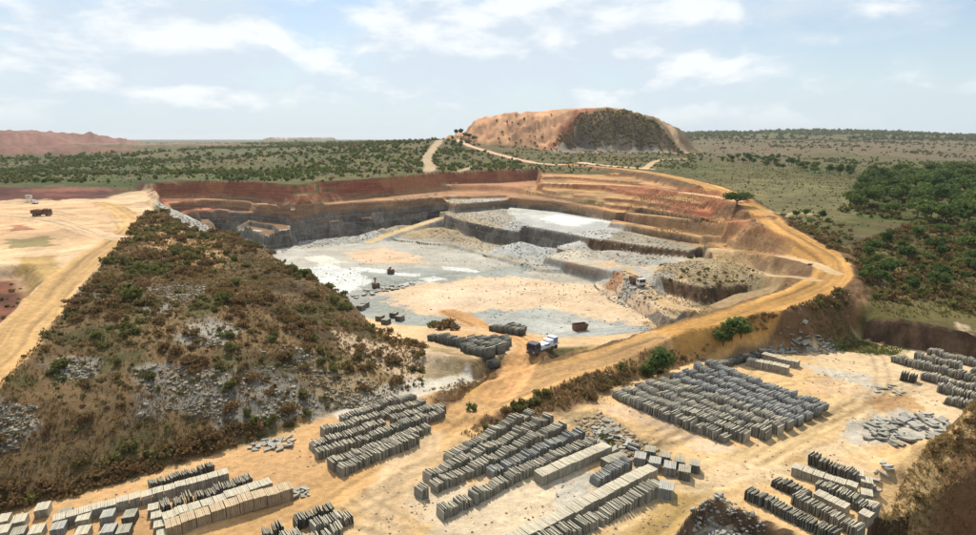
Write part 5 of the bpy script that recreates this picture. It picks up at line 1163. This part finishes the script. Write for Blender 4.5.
# tipper on the plateau
x, y, z = at(42, 216, 14); truck((x, y, gz(x, y) - .05), .12, 'rust red tipper truck loaded with earth on the sandy plateau', None, P_RUST, P_RUST, 'tip', 7.0)
x, y, z = at(35, 203, 14.3); truck((x, y, gz(x, y) - .05), 2.6, 'small white truck parked against the red bank of the plateau', None, P_WHITE, P_WHITE, 'flat', 5.6, .65)
# pale cabin on a stand behind it
x, y, z = at(29.5, 201.5, 14.4); o = thing('site_cabin', 'small pale cabin raised on a timber stand before the red bank', 'cabin', (x, y, gz(x, y) - .1), .2); o.scale = (.75, .75, .75)
link('cabin_wall', Bag().box(0, 0, 3.3, 3.0, 2.4, 2.2).mesh('cabin_wall', bevel=.04), P_WHITE, o); link('cabin_roof', Bag().box(0, 0, 4.5, 3.4, 2.8, .14).mesh('cabin_roof'), P_WOOD, o)
link('window', Bag().box(.4, -1.21, 3.5, .9, .05, .7).mesh('window'), P_GLASS, o); link('door', Bag().box(-.8, -1.21, 3.1, .8, .05, 1.7).mesh('door'), P_WOOD, o)
for sx in (-1, 1):
    for sy in (-1, 1): link('leg', Bag().box(sx * 1.3, sy * 1.0, 1.1, .18, .18, 2.3).mesh('leg'), P_WOOD, o)
# truck on the ramp
x, y, z = at(637, 285, 0); truck((x, y, gz(x, y) - .05), -1.25, 'white cabbed brown tipper truck coming down the ramp into the pit', None, P_WHITE, P_OLD, 'tip', 6.5, .95)
# rusty skip on the pit floor
x, y, z = at(580, 330, FLOOR); o = thing('skip', 'rusty brown open skip standing alone on the grey pit floor', 'skip', (x, y, gz(x, y)), .35); o.scale = (.86, .86, .82)
b = Bag()
for s in (-1, 1): b.add([(-2.0, s * 1.2, .15), (1.6, s * 1.2, .15), (2.3, s * 1.2, 2.1), (-2.2, s * 1.2, 2.1), (-2.0, s * 1.12, .15), (1.6, s * 1.12, .15), (2.3, s * 1.12, 2.1), (-2.2, s * 1.12, 2.1)], BOXF)
b.box(-.2, 0, .2, 3.6, 2.3, .1).box(-2.1, 0, 1.15, .1, 2.3, 1.9).box(1.95, 0, 1.1, .1, 2.3, 2.0, ry=.34)
link('skip_body', b.mesh('skip_body'), P_RUST, o)
for s in (-1, 1):
    link('runner', Bag().box(-.2, s * .8, .08, 3.4, .2, .18).mesh('runner'), P_FRAME, o)
    for k in range(3): link('rib', Bag().box(-1.4 + k * 1.2, s * 1.25, 1.1, .12, .1, 1.9).mesh('rib'), P_OLD, o)
link('rim', Bag().box(0, 1.22, 2.13, 4.5, .14, .1).box(0, -1.22, 2.13, 4.5, .14, .1).mesh('rim'), P_OLD, o)
# stone saws on the floor
def saw(px, py, rz, label, tall):
    x, y, z = at(px, py, FLOOR); o = thing('stone_saw', label, 'machine', (x, y, gz(x, y)), rz, 'stone saws on the pit floor')
    link('body', Bag().box(0, 0, 1.15, 2.4, 1.5, 1.0).box(-.8, 0, 1.8, .9, 1.3, .5).mesh('body', bevel=.06), P_OLD, o)
    link('engine_cover', Bag().box(.75, 0, 1.75, .8, 1.2, .35).mesh('engine_cover', bevel=.04), P_RUST, o)
    for sx in (-.8, .8):
        for sy in (-.8, .8): wheel(o, sx, sy, .42, .22)
    link('mast', Bag().box(-.2, 0, 2.0 + tall / 2, .3, .35, tall).box(-.2, 0, 2.0 + tall, .7, .8, .5).mesh('mast'), P_OLD, o)
    link('saw_blade', Bag().cyl((.2, -.95, .75), (.2, -.9, .75), .72, n=20).mesh('saw_blade'), P_FRAME, o)
    link('hose_arm', Bag().cyl((1.2, 0, 1.3), (3.0, .3, .5), .08, n=6).mesh('hose_arm'), P_FRAME, o)
saw(376, 288.5, .5, 'dark stone saw with a tall mast on the pit floor', 1.6)
saw(391, 274, -.2, 'dark stone saw with a low mast on the pit floor', .5)

# ------------------------------------------------------------------ the dusty air
m_ = bpy.data.materials.new('dusty_air'); m_.use_nodes = True; t_ = m_.node_tree; t_.nodes.clear()
o_ = t_.nodes.new('ShaderNodeOutputMaterial'); v_ = t_.nodes.new('ShaderNodeVolumePrincipled')
v_.inputs['Color'].default_value = (.86, .90, .95, 1); v_.inputs['Density'].default_value = .00007; v_.inputs['Anisotropy'].default_value = .25
t_.links.new(v_.outputs[0], o_.inputs['Volume'])
zlo = float(Z.min()) - 1.5; zhi = max(float(Z.max()), 95.0) + 4
hb = link('haze', Bag().box(0, 0, (zlo + zhi) / 2, 18600, 18600, zhi - zlo).mesh('haze'), m_); hb['kind'] = 'stuff'; tag(hb, 'pale dusty haze lying over the quarry and the plain', 'haze')
